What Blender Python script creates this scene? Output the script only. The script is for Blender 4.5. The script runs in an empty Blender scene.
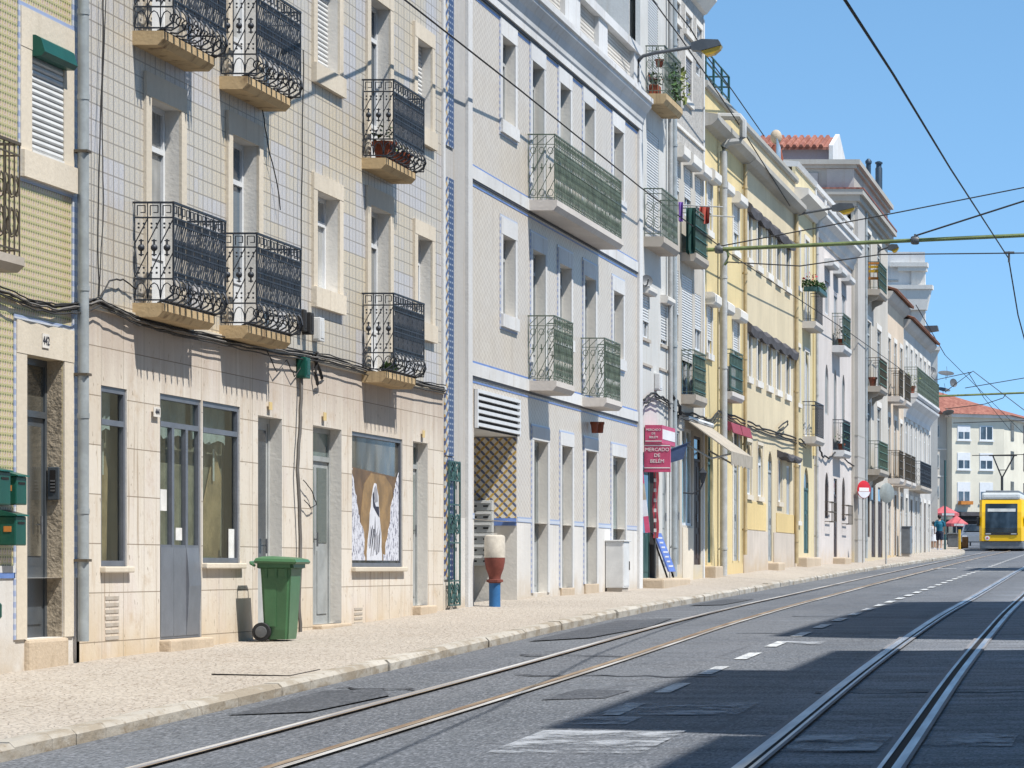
import bpy, bmesh, math, random
from mathutils import Vector, Matrix
random.seed(7)
R = math.radians
sc = bpy.context.scene
COL = sc.collection
# ------------------------------------------------------------------ camera model
F, CX, CY, EYE, W = 3080.0, 1157.0, 567.0, 1.7, 10.2
def PY(px, w=W): return F * w / (CX - px)
def PS(px, w=W): return (CX - px) / w
def PZ(px, py, w=W): return EYE - (py - CY) * w / (CX - px)
def P3(px, py, Y):
    s = F / Y
    return Vector(((px - CX) / s, Y, EYE - (py - CY) / s))
def interp(tab):
    xs = [t[0] for t in tab]; ys = [t[1] for t in tab]; n = len(xs)
    d = [(ys[i+1]-ys[i])/(xs[i+1]-xs[i]) for i in range(n-1)]
    m = [d[0]] + [(d[i-1]+d[i])/2 for i in range(1, n-1)] + [d[-1]]
    def f(x):
        if x <= xs[0]: return ys[0] + d[0]*(x-xs[0])
        if x >= xs[-1]: return ys[-1] + d[-1]*(x-xs[-1])
        i = max(k for k in range(n-1) if xs[k] <= x)
        h = xs[i+1]-xs[i]; t = (x-xs[i])/h
        return ((2*t**3-3*t*t+1)*ys[i] + (t**3-2*t*t+t)*h*m[i] + (-2*t**3+3*t*t)*ys[i+1] + (t**3-t*t)*h*m[i+1])
    return f
zr = interp([(-60,-.9),(0,-.02),(19.6,.42),(40,.88),(60.4,1.14),(100,1.66),(165,2.55),(285,4.1),(600,6)])
zw = interp([(-60,-.65),(20,.62),(27.2,.76),(31.5,.835),(34.3,.877),(37.2,.942),(41.7,1.03),(49,1.174),(60.4,1.28),(69.7,1.47),(75.9,1.56),(86.8,1.72),(101.6,1.85),(112,1.97),(123,2.16),(139,2.4),(165,2.75),(285,4.25),(600,6.1)])
wk = interp([(-60,7.3),(0,7.4),(25.3,7.53),(36.9,7.66),(55.6,8.2),(98,8.76),(138,8.85),(150,9.35),(165,10.4),(190,12)])
ra = interp([(-60,6.3),(0,6.4),(19.6,6.46),(32.8,6.47),(43.4,6.72),(56,7.1),(100,7.95),(165,8.75),(220,9.2)])
rb = interp([(-60,1.9),(0,2.15),(19.6,2.61),(29.4,2.85),(40,3.06),(47,3.22),(60.4,3.5),(100,4.3),(165,5.1),(220,5.6)])
# ------------------------------------------------------------------ node helper
class V:
    def __init__(s, m, sock): s.m, s.s = m, sock
    def __add__(s, o): return s.m.math('ADD', s, o)
    def __radd__(s, o): return s.m.math('ADD', o, s)
    def __sub__(s, o): return s.m.math('SUBTRACT', s, o)
    def __rsub__(s, o): return s.m.math('SUBTRACT', o, s)
    def __mul__(s, o): return s.m.math('MULTIPLY', s, o)
    def __rmul__(s, o): return s.m.math('MULTIPLY', o, s)
    def __truediv__(s, o): return s.m.math('DIVIDE', s, o)
    def __lt__(s, o): return s.m.math('LESS_THAN', s, o)
    def __gt__(s, o): return s.m.math('GREATER_THAN', s, o)
    def fract(s): return s.m.math('FRACT', s)
    def floor(s): return s.m.math('FLOOR', s)
    def abs(s): return s.m.math('ABSOLUTE', s)
class Mat:
    def __init__(s, name, rough=.7, metal=0.0, spec=.4):
        s.mat = bpy.data.materials.new(name); s.mat.use_nodes = True
        s.nt = s.mat.node_tree; s.b = s.nt.nodes['Principled BSDF']
        s.b.inputs['Roughness'].default_value = rough; s.b.inputs['Metallic'].default_value = metal
        s.b.inputs['Specular IOR Level'].default_value = spec; s._o = None
    def n(s, t): return s.nt.nodes.new(t)
    def link(s, v, inp):
        if isinstance(v, V): s.nt.links.new(v.s, inp)
        elif isinstance(v, (tuple, list)): inp.default_value = tuple(v) + ((1,) if len(v) == 3 and len(inp.default_value) == 4 else ())
        else: inp.default_value = v
    def math(s, op, a, b=None):
        n = s.n('ShaderNodeMath'); n.operation = op; s.link(a, n.inputs[0])
        if b is not None: s.link(b, n.inputs[1])
        return V(s, n.outputs[0])
    def obj(s):
        if not s._o:
            t = s.n('ShaderNodeTexCoord'); x = s.n('ShaderNodeSeparateXYZ')
            s.nt.links.new(t.outputs['Object'], x.inputs[0]); s._o = tuple(V(s, x.outputs[i]) for i in range(3))
        return s._o
    def vec(s, x, y, z=0.0):
        c = s.n('ShaderNodeCombineXYZ')
        for i, v in enumerate((x, y, z)): s.link(v, c.inputs[i])
        return V(s, c.outputs[0])
    def noise(s, sx=1, sy=1, sz=1, detail=3, rough=.55):
        x, y, z = s.obj(); n = s.n('ShaderNodeTexNoise'); n.inputs['Scale'].default_value = 1
        n.inputs['Detail'].default_value = detail; n.inputs['Roughness'].default_value = rough
        s.link(s.vec(x*sx, y*sy, z*sz), n.inputs['Vector']); return V(s, n.outputs[0])
    def noise_v(s, v, detail=2):
        n = s.n('ShaderNodeTexNoise'); n.inputs['Scale'].default_value = 1; n.inputs['Detail'].default_value = detail
        s.link(v, n.inputs['Vector']); return V(s, n.outputs[0])
    def white(s, a, b):
        n = s.n('ShaderNodeTexWhiteNoise'); n.noise_dimensions = '2D'; s.link(s.vec(a, b), n.inputs['Vector'])
        return V(s, n.outputs['Value'])
    def vor(s, sx, sy, sz, feat='DISTANCE_TO_EDGE', out='Distance'):
        x, y, z = s.obj(); n = s.n('ShaderNodeTexVoronoi'); n.feature = feat; n.inputs['Scale'].default_value = 1
        s.link(s.vec(x*sx, y*sy, z*sz), n.inputs['Vector']); return V(s, n.outputs[out])
    def ramp(s, v, a, b, c=0., d=1.):
        n = s.n('ShaderNodeMapRange'); n.interpolation_type = 'SMOOTHSTEP'
        for i, q in enumerate((v, a, b, c, d)): s.link(q, n.inputs[i])
        return V(s, n.outputs[0])
    def mix(s, f, a, b):
        n = s.n('ShaderNodeMix'); n.data_type = 'RGBA'; s.link(f, n.inputs[0]); s.link(a, n.inputs[6]); s.link(b, n.inputs[7])
        return V(s, n.outputs[2])
    def mul(s, f, a, b):
        n = s.n('ShaderNodeMix'); n.data_type = 'RGBA'; n.blend_type = 'MULTIPLY'
        s.link(f, n.inputs[0]); s.link(a, n.inputs[6]); s.link(b, n.inputs[7]); return V(s, n.outputs[2])
    def col(s, c): s.link(c, s.b.inputs['Base Color']); return s
    def rough(s, v): s.link(v, s.b.inputs['Roughness']); return s
    def bump(s, h, strength=.3, dist=.02):
        n = s.n('ShaderNodeBump'); n.inputs['Strength'].default_value = strength; n.inputs['Distance'].default_value = dist
        s.link(h, n.inputs['Height']); s.nt.links.new(n.outputs[0], s.b.inputs['Normal']); return s
MT = {}
def reg(name, m): MT[name] = m.mat; return m
def dk(c, k): return tuple(v*k for v in c)
def plain(name, c, rough=.6, metal=0., var=.18, spec=.4, bump=.1):
    m = Mat(name, rough, metal, spec); f = m.ramp(m.noise(4, 4, 4, 4), .3, .7)
    g = m.ramp(m.noise(30, 30, 30, 2), .35, .75)
    m.col(m.mix(g*.35, m.mix(f, dk(c, 1-var), dk(c, 1+var*.5)), dk(c, 1-var*1.3)))
    if bump: m.bump(m.noise(40, 40, 40, 2), bump, .01)
    return reg(name, m)
def plaster(name, c, stain=(.32,.25,.17), amt=.5, bump=.25, sc=1.0, low=None, grain=0):
    m = Mat(name, .88, 0, .25)
    big = m.ramp(m.noise(.35*sc, .35*sc, .35*sc, 5, .6), .3, .72)
    fine = m.noise(14, 14, 14, 3)
    st = m.ramp(m.noise(5, 5, .22, 4, .65), .52, .76)
    base = m.mix(big, dk(c, .86), dk(c, 1.05))
    base = m.mix(m.ramp(fine, .35, .75)*.3, base, dk(c, .78))
    base = m.mix(st*amt*.75, base, stain)
    blot = m.ramp(m.noise(1.6, 1.6, 1.1, 5, .7), .6, .74)
    base = m.mix(blot*amt*.6, base, stain); wet = m.ramp(m.noise(.55, .55, .4, 5, .7), .5, .66); base = m.mix(wet*amt*.4, base, dk(c, .6))
    if grain: base = m.mix(m.ramp(m.noise(11,11,11,4,.7), .45,.65)*grain, base, dk(c, .45))
    if low:
        x, y, z = m.obj()
        e = m.ramp(z + m.noise(2.5, 2.5, 2.5, 3)*1.1, 1.5, .7)
        base = m.mix(e*.75, base, low)
    m.col(base); m.bump(m.noise(26, 26, 26, 3) + big*.8, bump, .015); return reg(name, m)
# ------------------------------------------------------------------ mesh helper
def wloc(o):
    v = Vector((0, 0, 0))
    while o: v += o.location; o = o.parent
    return v
class MB:
    def __init__(s): s.v, s.f, s.mi, s.sm = [], [], [], []
    def add(s, vs, fs, mi=0, sm=False):
        b = len(s.v); s.v += [tuple(v) for v in vs]; s.f += [tuple(i+b for i in f) for f in fs]
        s.mi += [mi]*len(fs); s.sm += [sm]*len(fs); return s
    def quad(s, a, b, c, d, mi=0): return s.add([a, b, c, d], [(0, 1, 2, 3)], mi)
    def box(s, x0, x1, y0, y1, z0, z1, mi=0):
        x0, x1 = min(x0, x1), max(x0, x1); y0, y1 = min(y0, y1), max(y0, y1); z0, z1 = min(z0, z1), max(z0, z1)
        return s.add([(x0,y0,z0),(x1,y0,z0),(x1,y1,z0),(x0,y1,z0),(x0,y0,z1),(x1,y0,z1),(x1,y1,z1),(x0,y1,z1)],
                     [(3,2,1,0),(4,5,6,7),(0,1,5,4),(1,2,6,5),(2,3,7,6),(3,0,4,7)], mi)
    def rbox(s, x0, x1, y0, y1, z0, z1, r=.02, mi=0):
        bm = bmesh.new(); bmesh.ops.create_cube(bm, size=1)
        for v in bm.verts: v.co = Vector((x0+(x1-x0)*(v.co.x+.5), y0+(y1-y0)*(v.co.y+.5), z0+(z1-z0)*(v.co.z+.5)))
        bmesh.ops.bevel(bm, geom=bm.edges[:], offset=r, segments=2, profile=.6, affect='EDGES'); s.bm(bm, mi); return s
    def bm(s, bm, mi=0, sm=False):
        bm.verts.index_update(); s.add([v.co.copy() for v in bm.verts], [[v.index for v in f.verts] for f in bm.faces], mi, sm); bm.free()
    def bar(s, p, q, r, n=4, mi=0, r2=None, caps=True):
        p, q = Vector(p), Vector(q); d = q-p
        if d.length < 1e-6: return s
        d.normalize(); u = d.cross(Vector((0, 0, 1)) if abs(d.z) < .9 else Vector((1, 0, 0))).normalized(); w = d.cross(u)
        r2 = r if r2 is None else r2; a0 = math.pi/n; vs = []
        for c, rr in ((p, r), (q, r2)):
            for k in range(n):
                a = a0 + 2*math.pi*k/n; vs.append(c + (u*math.cos(a) + w*math.sin(a))*rr)
        fs = [(k, (k+1) % n, n+(k+1) % n, n+k) for k in range(n)]
        if caps: fs += [tuple(range(n-1, -1, -1)), tuple(range(n, 2*n))]
        return s.add(vs, fs, mi, n > 5)
    def tube(s, pts, r, n=5, mi=0):
        pts = [Vector(p) for p in pts]; vs = []; N = len(pts)
        for i, p in enumerate(pts):
            d = (pts[min(i+1, N-1)] - pts[max(i-1, 0)]).normalized()
            u = d.cross(Vector((0, 0, 1)) if abs(d.z) < .95 else Vector((1, 0, 0))).normalized(); w = d.cross(u)
            rr = r[i] if isinstance(r, (list, tuple)) else r
            for k in range(n):
                a = 2*math.pi*k/n; vs.append(p + (u*math.cos(a)+w*math.sin(a))*rr)
        fs = [(i*n+k, i*n+(k+1) % n, (i+1)*n+(k+1) % n, (i+1)*n+k) for i in range(N-1) for k in range(n)]
        fs += [tuple(range(n-1, -1, -1)), tuple((N-1)*n+k for k in range(n))]
        return s.add(vs, fs, mi, True)
    def lathe(s, c, prof, n=16, mi=0, axis='z'):
        vs = []; c = Vector(c)
        for r, h in prof:
            for k in range(n):
                a = 2*math.pi*k/n; x, y = r*math.cos(a), r*math.sin(a)
                vs.append(c + (Vector((x, y, h)) if axis == 'z' else Vector((h, x, y)) if axis == 'x' else Vector((x, h, y))))
        m = len(prof)
        fs = [(i*n+k, i*n+(k+1) % n, (i+1)*n+(k+1) % n, (i+1)*n+k) for i in range(m-1) for k in range(n)]
        fs += [tuple(range(n-1, -1, -1)), tuple((m-1)*n+k for k in range(n))]
        return s.add(vs, fs, mi, True)
    def prism(s, poly, axis, a, b, mi=0):
        n = len(poly)
        def p(u, v, t): return {'x': (t, u, v), 'y': (u, t, v), 'z': (u, v, t)}[axis]
        vs = [p(u, v, a) for u, v in poly] + [p(u, v, b) for u, v in poly]
        fs = [(k, (k+1) % n, n+(k+1) % n, n+k) for k in range(n)] + [tuple(range(n-1, -1, -1)), tuple(range(n, 2*n))]
        return s.add(vs, fs, mi)
    def ball(s, c, r, mi=0, sx=1, sy=1, sz=1, seg=8, ring=5):
        c = Vector(c); vs = []; fs = []
        for i in range(ring+1):
            t = math.pi*i/ring
            for k in range(seg):
                a = 2*math.pi*k/seg
                vs.append(c + Vector((math.sin(t)*math.cos(a)*r*sx, math.sin(t)*math.sin(a)*r*sy, math.cos(t)*r*sz)))
        fs = [(i*seg+k, i*seg+(k+1) % seg, (i+1)*seg+(k+1) % seg, (i+1)*seg+k) for i in range(ring) for k in range(seg)]
        return s.add(vs, fs, mi, True)
    def build(s, name, mats, parent=None, local=False):
        me = bpy.data.meshes.new(name); off = Vector((0, 0, 0)) if local else wloc(parent)
        me.from_pydata([tuple(Vector(v)-off) for v in s.v], [], s.f)
        for m in (mats if isinstance(mats, (list, tuple)) else [mats]): me.materials.append(MT[m])
        for p, i, q in zip(me.polygons, s.mi, s.sm): p.material_index = i; p.use_smooth = q
        bm = bmesh.new(); bm.from_mesh(me); bmesh.ops.remove_doubles(bm, verts=bm.verts[:], dist=1e-5) if len(bm.verts) < 60000 else None
        bmesh.ops.recalc_face_normals(bm, faces=bm.faces[:]); bm.to_mesh(me); bm.free(); me.update()
        if any(s.sm): me.set_sharp_from_angle(angle=R(42))
        o = bpy.data.objects.new(name, me); COL.objects.link(o)
        if parent: o.parent = parent
        return o
def empty(name, loc): 
    o = bpy.data.objects.new(name, None); COL.objects.link(o); o.location = loc; o.empty_display_size = .2; return o
def tag(o, label, cat, group=None):
    o['label'] = label; o['category'] = cat
    if group: o['group'] = group
    return o
def thing(name, loc, label, cat, group=None): return tag(empty(name, loc), label, cat, group)
def single(name, mb, mats, loc, label, cat, group=None):
    root = bpy.data.objects.new('tmp', None); root.location = loc
    off = Vector(loc); mb.v = [tuple(Vector(v)-off) for v in mb.v]
    o = mb.build(name, mats, None); o.location = loc; bpy.data.objects.remove(root)
    return tag(o, label, cat, group)
def copy_part(o, parent, loc=None):
    c = o.copy(); COL.objects.link(c); c.parent = parent
    if loc is not None: c.location = loc
    for ch in o.children: copy_part(ch, c)
    return c
# ------------------------------------------------------------------ materials
def stone_panels():
    m = Mat('travertine', .8, 0, .3); x, y, z = m.obj()
    u, v = y/.62, z/.475; fu, fv = u.fract(), v.fract()
    rnd = m.white(u.floor(), v.floor())
    base = m.mix(rnd, (.58,.51,.42), (.655,.595,.51))
    base = m.mix(m.ramp(m.noise(.5,.5,.5,4), .35,.7)*.6, base, (.66,.61,.545))
    vein = m.ramp(m.noise(9, 9, 1.2, 5, .7), .50, .74); base = m.mix(vein*.6, base, (.45,.34,.23))
    blot = m.ramp(m.noise(2.2, 2.2, 2, 5, .7), .54, .72); base = m.mix(blot*.6, base, (.46,.34,.22)); pk = m.ramp(m.noise(1.1,1.1,.8,4,.65), .52,.68); base = m.mix(pk*.4, base, (.60,.53,.50)); run = m.ramp(m.noise(7,7,.25,4,.7), .57,.7); base = m.mix(run*.65, base, (.30,.215,.145))
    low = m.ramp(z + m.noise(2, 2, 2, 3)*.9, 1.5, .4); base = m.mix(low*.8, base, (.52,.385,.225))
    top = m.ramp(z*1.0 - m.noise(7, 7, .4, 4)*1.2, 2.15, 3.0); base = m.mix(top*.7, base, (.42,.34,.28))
    pit = m.ramp(m.noise(20, 20, 9, 2), .67, .72); base = m.mix(pit*.75, base, (.22,.16,.1))
    j = m.math('MAXIMUM', fu < .016, fv < .022); base = m.mix(j*.8, base, (.20,.155,.11))
    m.col(base); m.bump(m.noise(20,20,20,3)-j*1.5, .3, .01); reg('travertine', m)
stone_panels()
def tile_a():
    m = Mat('tile_blue_cream', .38, 0, .45); x, y, z = m.obj(); p = .157
    u, v = y/p, z/p; fu, fv = u.fract(), v.fract(); rnd = m.white(u.floor(), v.floor())
    patch = m.ramp(m.noise_v(m.vec((u/4).floor()*.71, (v/3).floor()*.57), 1) + rnd*.08, .54, .64)
    warm = m.ramp(m.noise(.35,.35,.25,3), .42, .66)
    cream = m.mix(warm, (.565,.515,.425), (.625,.53,.37))
    base = m.mix(patch*.8, cream, (.54,.53,.55)); base = m.mix(rnd*.3, base, (.55,.50,.41))
    dots = m.ramp(m.noise(75, 75, 75, 1), .57, .64); base = m.mix(dots*.65, base, (.24,.25,.32))
    d2 = ((fu-.5).abs() + (fv-.5).abs()); ringp = m.ramp((d2-.36).abs(), .09, .03); base = m.mix(ringp*.3, base, (.32,.33,.42))
    base = m.mix(m.ramp(z - m.noise(.4,.4,.4,2)*2.5, 3.2, .6)*.35, base, (.66,.50,.29)); alt = ((u*.5).fract() < .5)
    j = m.math('MAXIMUM', (fu < .17)*(alt*.5+.45), (m.math('MINIMUM', fv, 1-fv) < .045)*.85)
    base = m.mix(j*.9, base, (.20,.17,.14))
    st = m.ramp(m.noise(4,4,.3,4,.65), .53,.78); base = m.mix(st*.45, base, (.36,.28,.19))
    m.col(base); m.bump(rnd*.4-j*1.0, .25, .006); reg('tile_blue_cream', m)
tile_a()
def tile_0():
    m = Mat('tile_green_yellow', .35, 0, .5); x, y, z = m.obj()
    u, v = y/.115, z/.072; fu, fv = u.fract(), v.fract(); rnd = m.white(u.floor(), v.floor())
    cream = m.mix(rnd, (.58,.49,.35), (.58,.45,.36))
    r = m.math('SQRT', (fu-.5)*(fu-.5)*1.0 + (fv-.72)*(fv-.72)*1.2)
    top = m.mix(r < .13, cream, (.50,.36,.17)); top = m.mix(((u*2).fract() < .4)*((v*2).fract() > .6)*.7, top, (.27,.17,.13))
    c2 = m.math('MAXIMUM', (fu-.02).abs() < .12, (fu-.98).abs() < .1); top = m.mix(c2*.7, top, (.55,.48,.14))
    bot = m.mix(rnd, (.47,.42,.20), (.43,.40,.19))
    chk = ((u*2).fract() < .5)*((v*2).fract() < .5); bot = m.mix(chk*.9, bot, (.10,.11,.035))
    base = m.mix(fv < .44, top, bot)
    j = m.math('MINIMUM', fu, fv) < .03; base = m.mix(j*.6, base, (.35,.3,.22))
    m.col(base); m.bump(rnd*.3-j*1., .2, .005); reg('tile_green_yellow', m)
tile_0()
def tile_b():
    m = Mat('tile_beige', .4, 0, .45); x, y, z = m.obj(); p = .14
    u, v = y/p, z/p; fu, fv = u.fract(), v.fract(); rnd = m.white(u.floor(), v.floor())
    base = m.mix(rnd, (.545,.48,.395), (.60,.54,.455))
    base = m.mix(m.ramp(m.noise(.3,.3,.3,3), .3,.7)*.5, base, (.565,.53,.50))
    w1 = ((y*4.4+z*9.5).fract()-.5).abs() < .16; w2 = ((y*4.4-z*9.5).fract()-.5).abs() < .13
    base = m.mix(w1*.5, base, (.40,.33,.265)); base = m.mix(w2*.4, base, (.67,.61,.53))
    j = m.math('MINIMUM', fu, fv) < .05; base = m.mix(j*.12, base, (.36,.31,.27))
    st = m.ramp(m.noise(5,5,.18,4,.7), .54,.72); base = m.mix(st*.45, base, (.34,.28,.22)); bl = m.ramp(m.noise(.9,.9,.7,4,.7), .55,.72); base = m.mix(bl*.3, base, (.44,.385,.34))
    m.col(base); m.bump(rnd*.3-j*.6, .15, .004); reg('tile_beige', m)
tile_b()
def tile_cube(name):
    m = Mat(name, .35, 0, .5); x, y, z = m.obj(); c = x/.072; q = z/.150; k = c.floor(); a = c.fract()
    t = (q + (k*.5).fract()).fract(); up = t < .5
    blue = up*(((t*2 - 1 + a).abs()) < .36); yel = (1-up)*((((t-.5)*2 - a).abs()) < .34)
    base = m.mix(m.white(k, q.floor()), (.66,.59,.47), (.70,.64,.54)); base = m.mix(yel*.95, base, (.52,.32,.06)); base = m.mix(blue*.9, base, (.05,.08,.19))
    m.col(base); m.bump(blue+yel, .1, .004); reg(name, m)
tile_cube('tile_rhombus')
def tile_strip(name):
    m = Mat(name, .35, 0, .5); x, y, z = m.obj(); q = z/.17; u = y*4
    gold = ((q + u).fract() < .42); blue = ((q - u + .5).fract() < .4)
    base = m.mix(gold*.9, (.50,.50,.47), (.50,.29,.04)); base = m.mix(blue*.92, base, (.02,.045,.17))
    nv = m.mix(((q*2).fract() < .28)*((y*9).fract() < .5), (.025,.045,.13), (.36,.38,.42))
    m.col(m.mix(y > .235, base, nv)); reg(name, m)
tile_strip('tile_blue_gold')
def tile_border():
    m = Mat('tile_blue_border', .35, 0, .5); x, y, z = m.obj()
    d = ((z/.1).fract() < .5); base = m.mix(d, (.52,.54,.59), (.30,.36,.53)); m.col(base); reg('tile_blue_border', m)
tile_border()
plain('blue_line', (.13,.22,.50), .4); plain('dark_line', (.03,.03,.04), .5)
plaster('limestone', (.66,.585,.475), amt=.35)
plaster('limestone_pale', (.70,.665,.61), amt=.22)
plaster('white_stone', (.64,.635,.625), amt=.5)
plaster('socle_pink', (.56,.49,.42), amt=.6, low=(.46,.35,.23)); plaster('socle_white', (.66,.635,.60), amt=.4, low=(.45,.36,.25))
plaster('slab_rust', (.52,.38,.215), stain=(.15,.09,.05), amt=1.3, sc=3)
plaster('slab_white', (.62,.57,.52), amt=.35)
plaster('slab_grey', (.46,.41,.35), amt=.6)
plaster('plaster_white', (.58,.57,.54), amt=.6, low=(.42,.34,.24))
plaster('plaster_lilac', (.52,.50,.47), amt=.45, low=(.55,.46,.31))
plaster('roughcast', (.47,.445,.41), amt=.5, bump=1.0, grain=.7)
plaster('roughcast_brown', (.42,.35,.26), amt=.5, bump=1.0, grain=.8)
plaster('plaster_yellow', (.66,.53,.285), amt=.45, low=(.62,.45,.22))
plaster('plaster_cream', (.64,.54,.37), amt=.5, low=(.55,.44,.31))
plaster('plaster_straw', (.64,.55,.35), amt=.35, low=(.60,.50,.36))
plaster('plaster_pink', (.62,.565,.53), amt=.4, low=(.55,.44,.32))
plaster('plaster_grey', (.47,.45,.425), amt=.6)
plaster('plaster_beige', (.62,.50,.38), amt=.4, low=(.58,.43,.22))
plaster('plaster_pale', (.52,.48,.42), amt=.65, low=(.58,.46,.26))
plaster('plaster_end', (.68,.635,.52), amt=.25)
plaster('stone_grey', (.42,.40,.36), amt=.6)
plaster('yellow_panel', (.66,.50,.24), amt=.3)
plaster('lilac_wall', (.30,.27,.31), amt=.3)
plaster('step_stone', (.52,.42,.31), amt=.7, bump=.5)
plain('iron_dark', (.032,.038,.05), .5, .2, .3, .5); plain('iron_green', (.125,.16,.12), .55, .1, .35)
plain('iron_brown', (.11,.09,.065), .6, .1, .3); plain('green_panel', (.035,.10,.085), .5, 0, .25); plain('green_sheet', (.10,.19,.135), .6, 0, .25)
plain('frame_white', (.66,.67,.68), .45, 0, .08); plain('frame_grey', (.17,.18,.205), .4, .3, .15)
plain('frame_pale', (.42,.43,.42), .5, 0, .15); plain('door_teal', (.04,.10,.095), .5, 0, .2); plain('door_brown', (.055,.033,.025), .55, 0, .3)
plain('door_grey', (.33,.345,.34), .5, 0, .2); plain('panel_steel', (.205,.215,.24), .42, .3, .12); plain('dark_inside', (.012,.01,.01), .9)
plain('shutter_white', (.62,.62,.61), .5, 0, .08); plain('shutter_grey', (.30,.30,.32), .5, 0, .1)
plain('zinc', (.36,.39,.40), .5, .2, .2); plain('pipe_grey', (.40,.40,.39), .6, 0, .2); plain('pipe_yellow', (.44,.34,.19), .6, 0, .2)
plain('plastic_green', (.06,.155,.068), .38, 0, .12, .5); plain('rubber', (.02,.021,.023), .75); plain('hub_grey', (.12,.125,.13), .5)
plain('mail_green', (.008,.085,.06), .4, .1, .15); plain('steel_box', (.10,.115,.13), .4, .4, .15); plain('paper', (.72,.71,.68), .8)
plain('cable', (.025,.024,.024), .7); plain('cable_grey', (.14,.13,.12), .7); plain('box_white', (.62,.62,.61), .5, 0, .1); plain('terracotta', (.27,.075,.04), .8, 0, .3)
plain('cloth_beige', (.36,.315,.255), .9); plain('cloth_red', (.27,.05,.075), .85); plain('cloth_blue', (.07,.11,.22), .8); plain('cloth_purple', (.3,.16,.55), .85)
plain('cloth_coral', (.5,.1,.07), .85); plain('sign_red', (.52,.075,.16), .5, 0, .15); plain('sign_white', (.72,.70,.69), .5, 0, .06); plain('board_blue', (.10,.16,.46), .4)
plain('bollard_white', (.60,.55,.47), .8, 0, .25); plain('bollard_red', (.20,.055,.04), .7, 0, .3); plain('bollard_blue', (.03,.14,.34), .6, 0, .2)
plain('lamp_grey', (.12,.125,.13), .5, .3); plain('lamp_yellow', (.55,.33,.02), .3, 0, .1); plain('span_green', (.17,.21,.08), .5, .1, .3)
plain('rail_green', (.02,.075,.075), .5); plain('flue_blue', (.03,.055,.085), .5, .2); plain('sign_back', (.34,.36,.34), .5, .4); plain('banner_red', (.38,.055,.075), .7, 0, .2); plain('traffic_red', (.50,.02,.03), .4, 0, .08)
plain('skin', (.42,.24,.16), .6); plain('shirt_teal', (.01,.12,.19), .8); plain('shorts_navy', (.012,.018,.04), .85); plain('dress_white', (.6,.6,.62), .85); plain('hair_dark', (.02,.013,.01), .7)
plain('tram_yellow', (.80,.47,.01), .3, 0, .06, .5); plain('tram_white', (.62,.64,.63), .4, 0, .08); plain('tram_grey', (.17,.185,.20), .45); plain('tram_dark', (.02,.022,.026), .5)
plain('umbrella_red', (.50,.11,.12), .8); plain('wood', (.25,.13,.05), .7, 0, .3); plain('orange_cloth', (.50,.19,.04), .85); plain('car_silver', (.30,.33,.37), .28, .6, .05)
plain('poster_tan', (.30,.185,.075), .5, 0, .35); plain('poster_brown', (.17,.10,.045), .5, 0, .35); plain('poster_white', (.62,.63,.68), .7, 0, .1); plain('poster_ink', (.03,.03,.05), .7); plain('poster_grey', (.30,.30,.33), .7)
plain('gravel_grey', (.2,.19,.18), .9); plain('chrome_dull', (.35,.35,.36), .35, .8)
plain('leaf', (.05,.11,.03), .7, 0, .5); plain('leaf_pale', (.20,.24,.06), .7, 0, .4); plain('flower_red', (.4,.02,.05), .7); plain('soil', (.05,.035,.025), .9)
plain('hood_grey', (.075,.07,.075), .85, 0, .35, bump=.6)
def glass(name, c, rough=.05, fold=0.):
    m = Mat(name, rough, 0, .65); f = m.ramp(m.noise(.9,.8,.55,3,.6), .42,.66); c2 = m.mix(f, dk(c,.55), tuple(v*1.5+.012 for v in c))  # light and dark blotches in the base colour stand in for reflections
    g = m.ramp(m.noise(.5,1.6,.25,2), .55,.68); c2 = m.mix(g*.5, c2, tuple(v*.35 for v in c))
    if fold: c2 = m.mix(m.ramp(m.noise(0,16,.25,2), .35,.7)*fold, c2, dk(c,.55))
    m.col(c2); m.rough(m.ramp(m.noise(3,3,1,3), .3,.8, rough, rough+.12)); reg(name, m)
glass('glass', (.045,.055,.06)); glass('glass_shop', (.135,.125,.10)); glass('glass_teal', (.12,.17,.165)); glass('glass_blue', (.06,.085,.11)); glass('glass_curtain', (.40,.40,.385), .2, .6)
glass('glass_tram', (.025,.04,.055), .06); glass('glass_car', (.03,.04,.05), .04); glass('glass_white', (.36,.40,.43), .15, .3)
def slatted(name, c, p):
    m = Mat(name, .5, 0, .4); x, y, z = m.obj(); f = (z/p).fract(); e = f < .18
    m.col(m.mix(e*.75, c, dk(c, .3))); m.bump(f, .6, .01); reg(name, m)
def roof_tiles():
    m = Mat('roof_tiles', .85, 0, .2); x, y, z = m.obj()
    n = m.white((x/.22).floor(), (y/.35).floor()); c = m.mix(n, (.22,.085,.065), (.34,.15,.11))
    c = m.mix(m.ramp(m.noise(1.2,1.2,1.2,4), .5,.75)*.5, c, (.2,.09,.06)); c = m.mix(((y/.35).fract() < .12)*.6, c, (.1,.03,.02))
    m.col(c); m.bump(((x/.22).fract()-.5).abs(), .8, .05); reg('roof_tiles', m); plain('eave_tile', (.20,.085,.05), .85, 0, .4)
roof_tiles()
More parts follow.
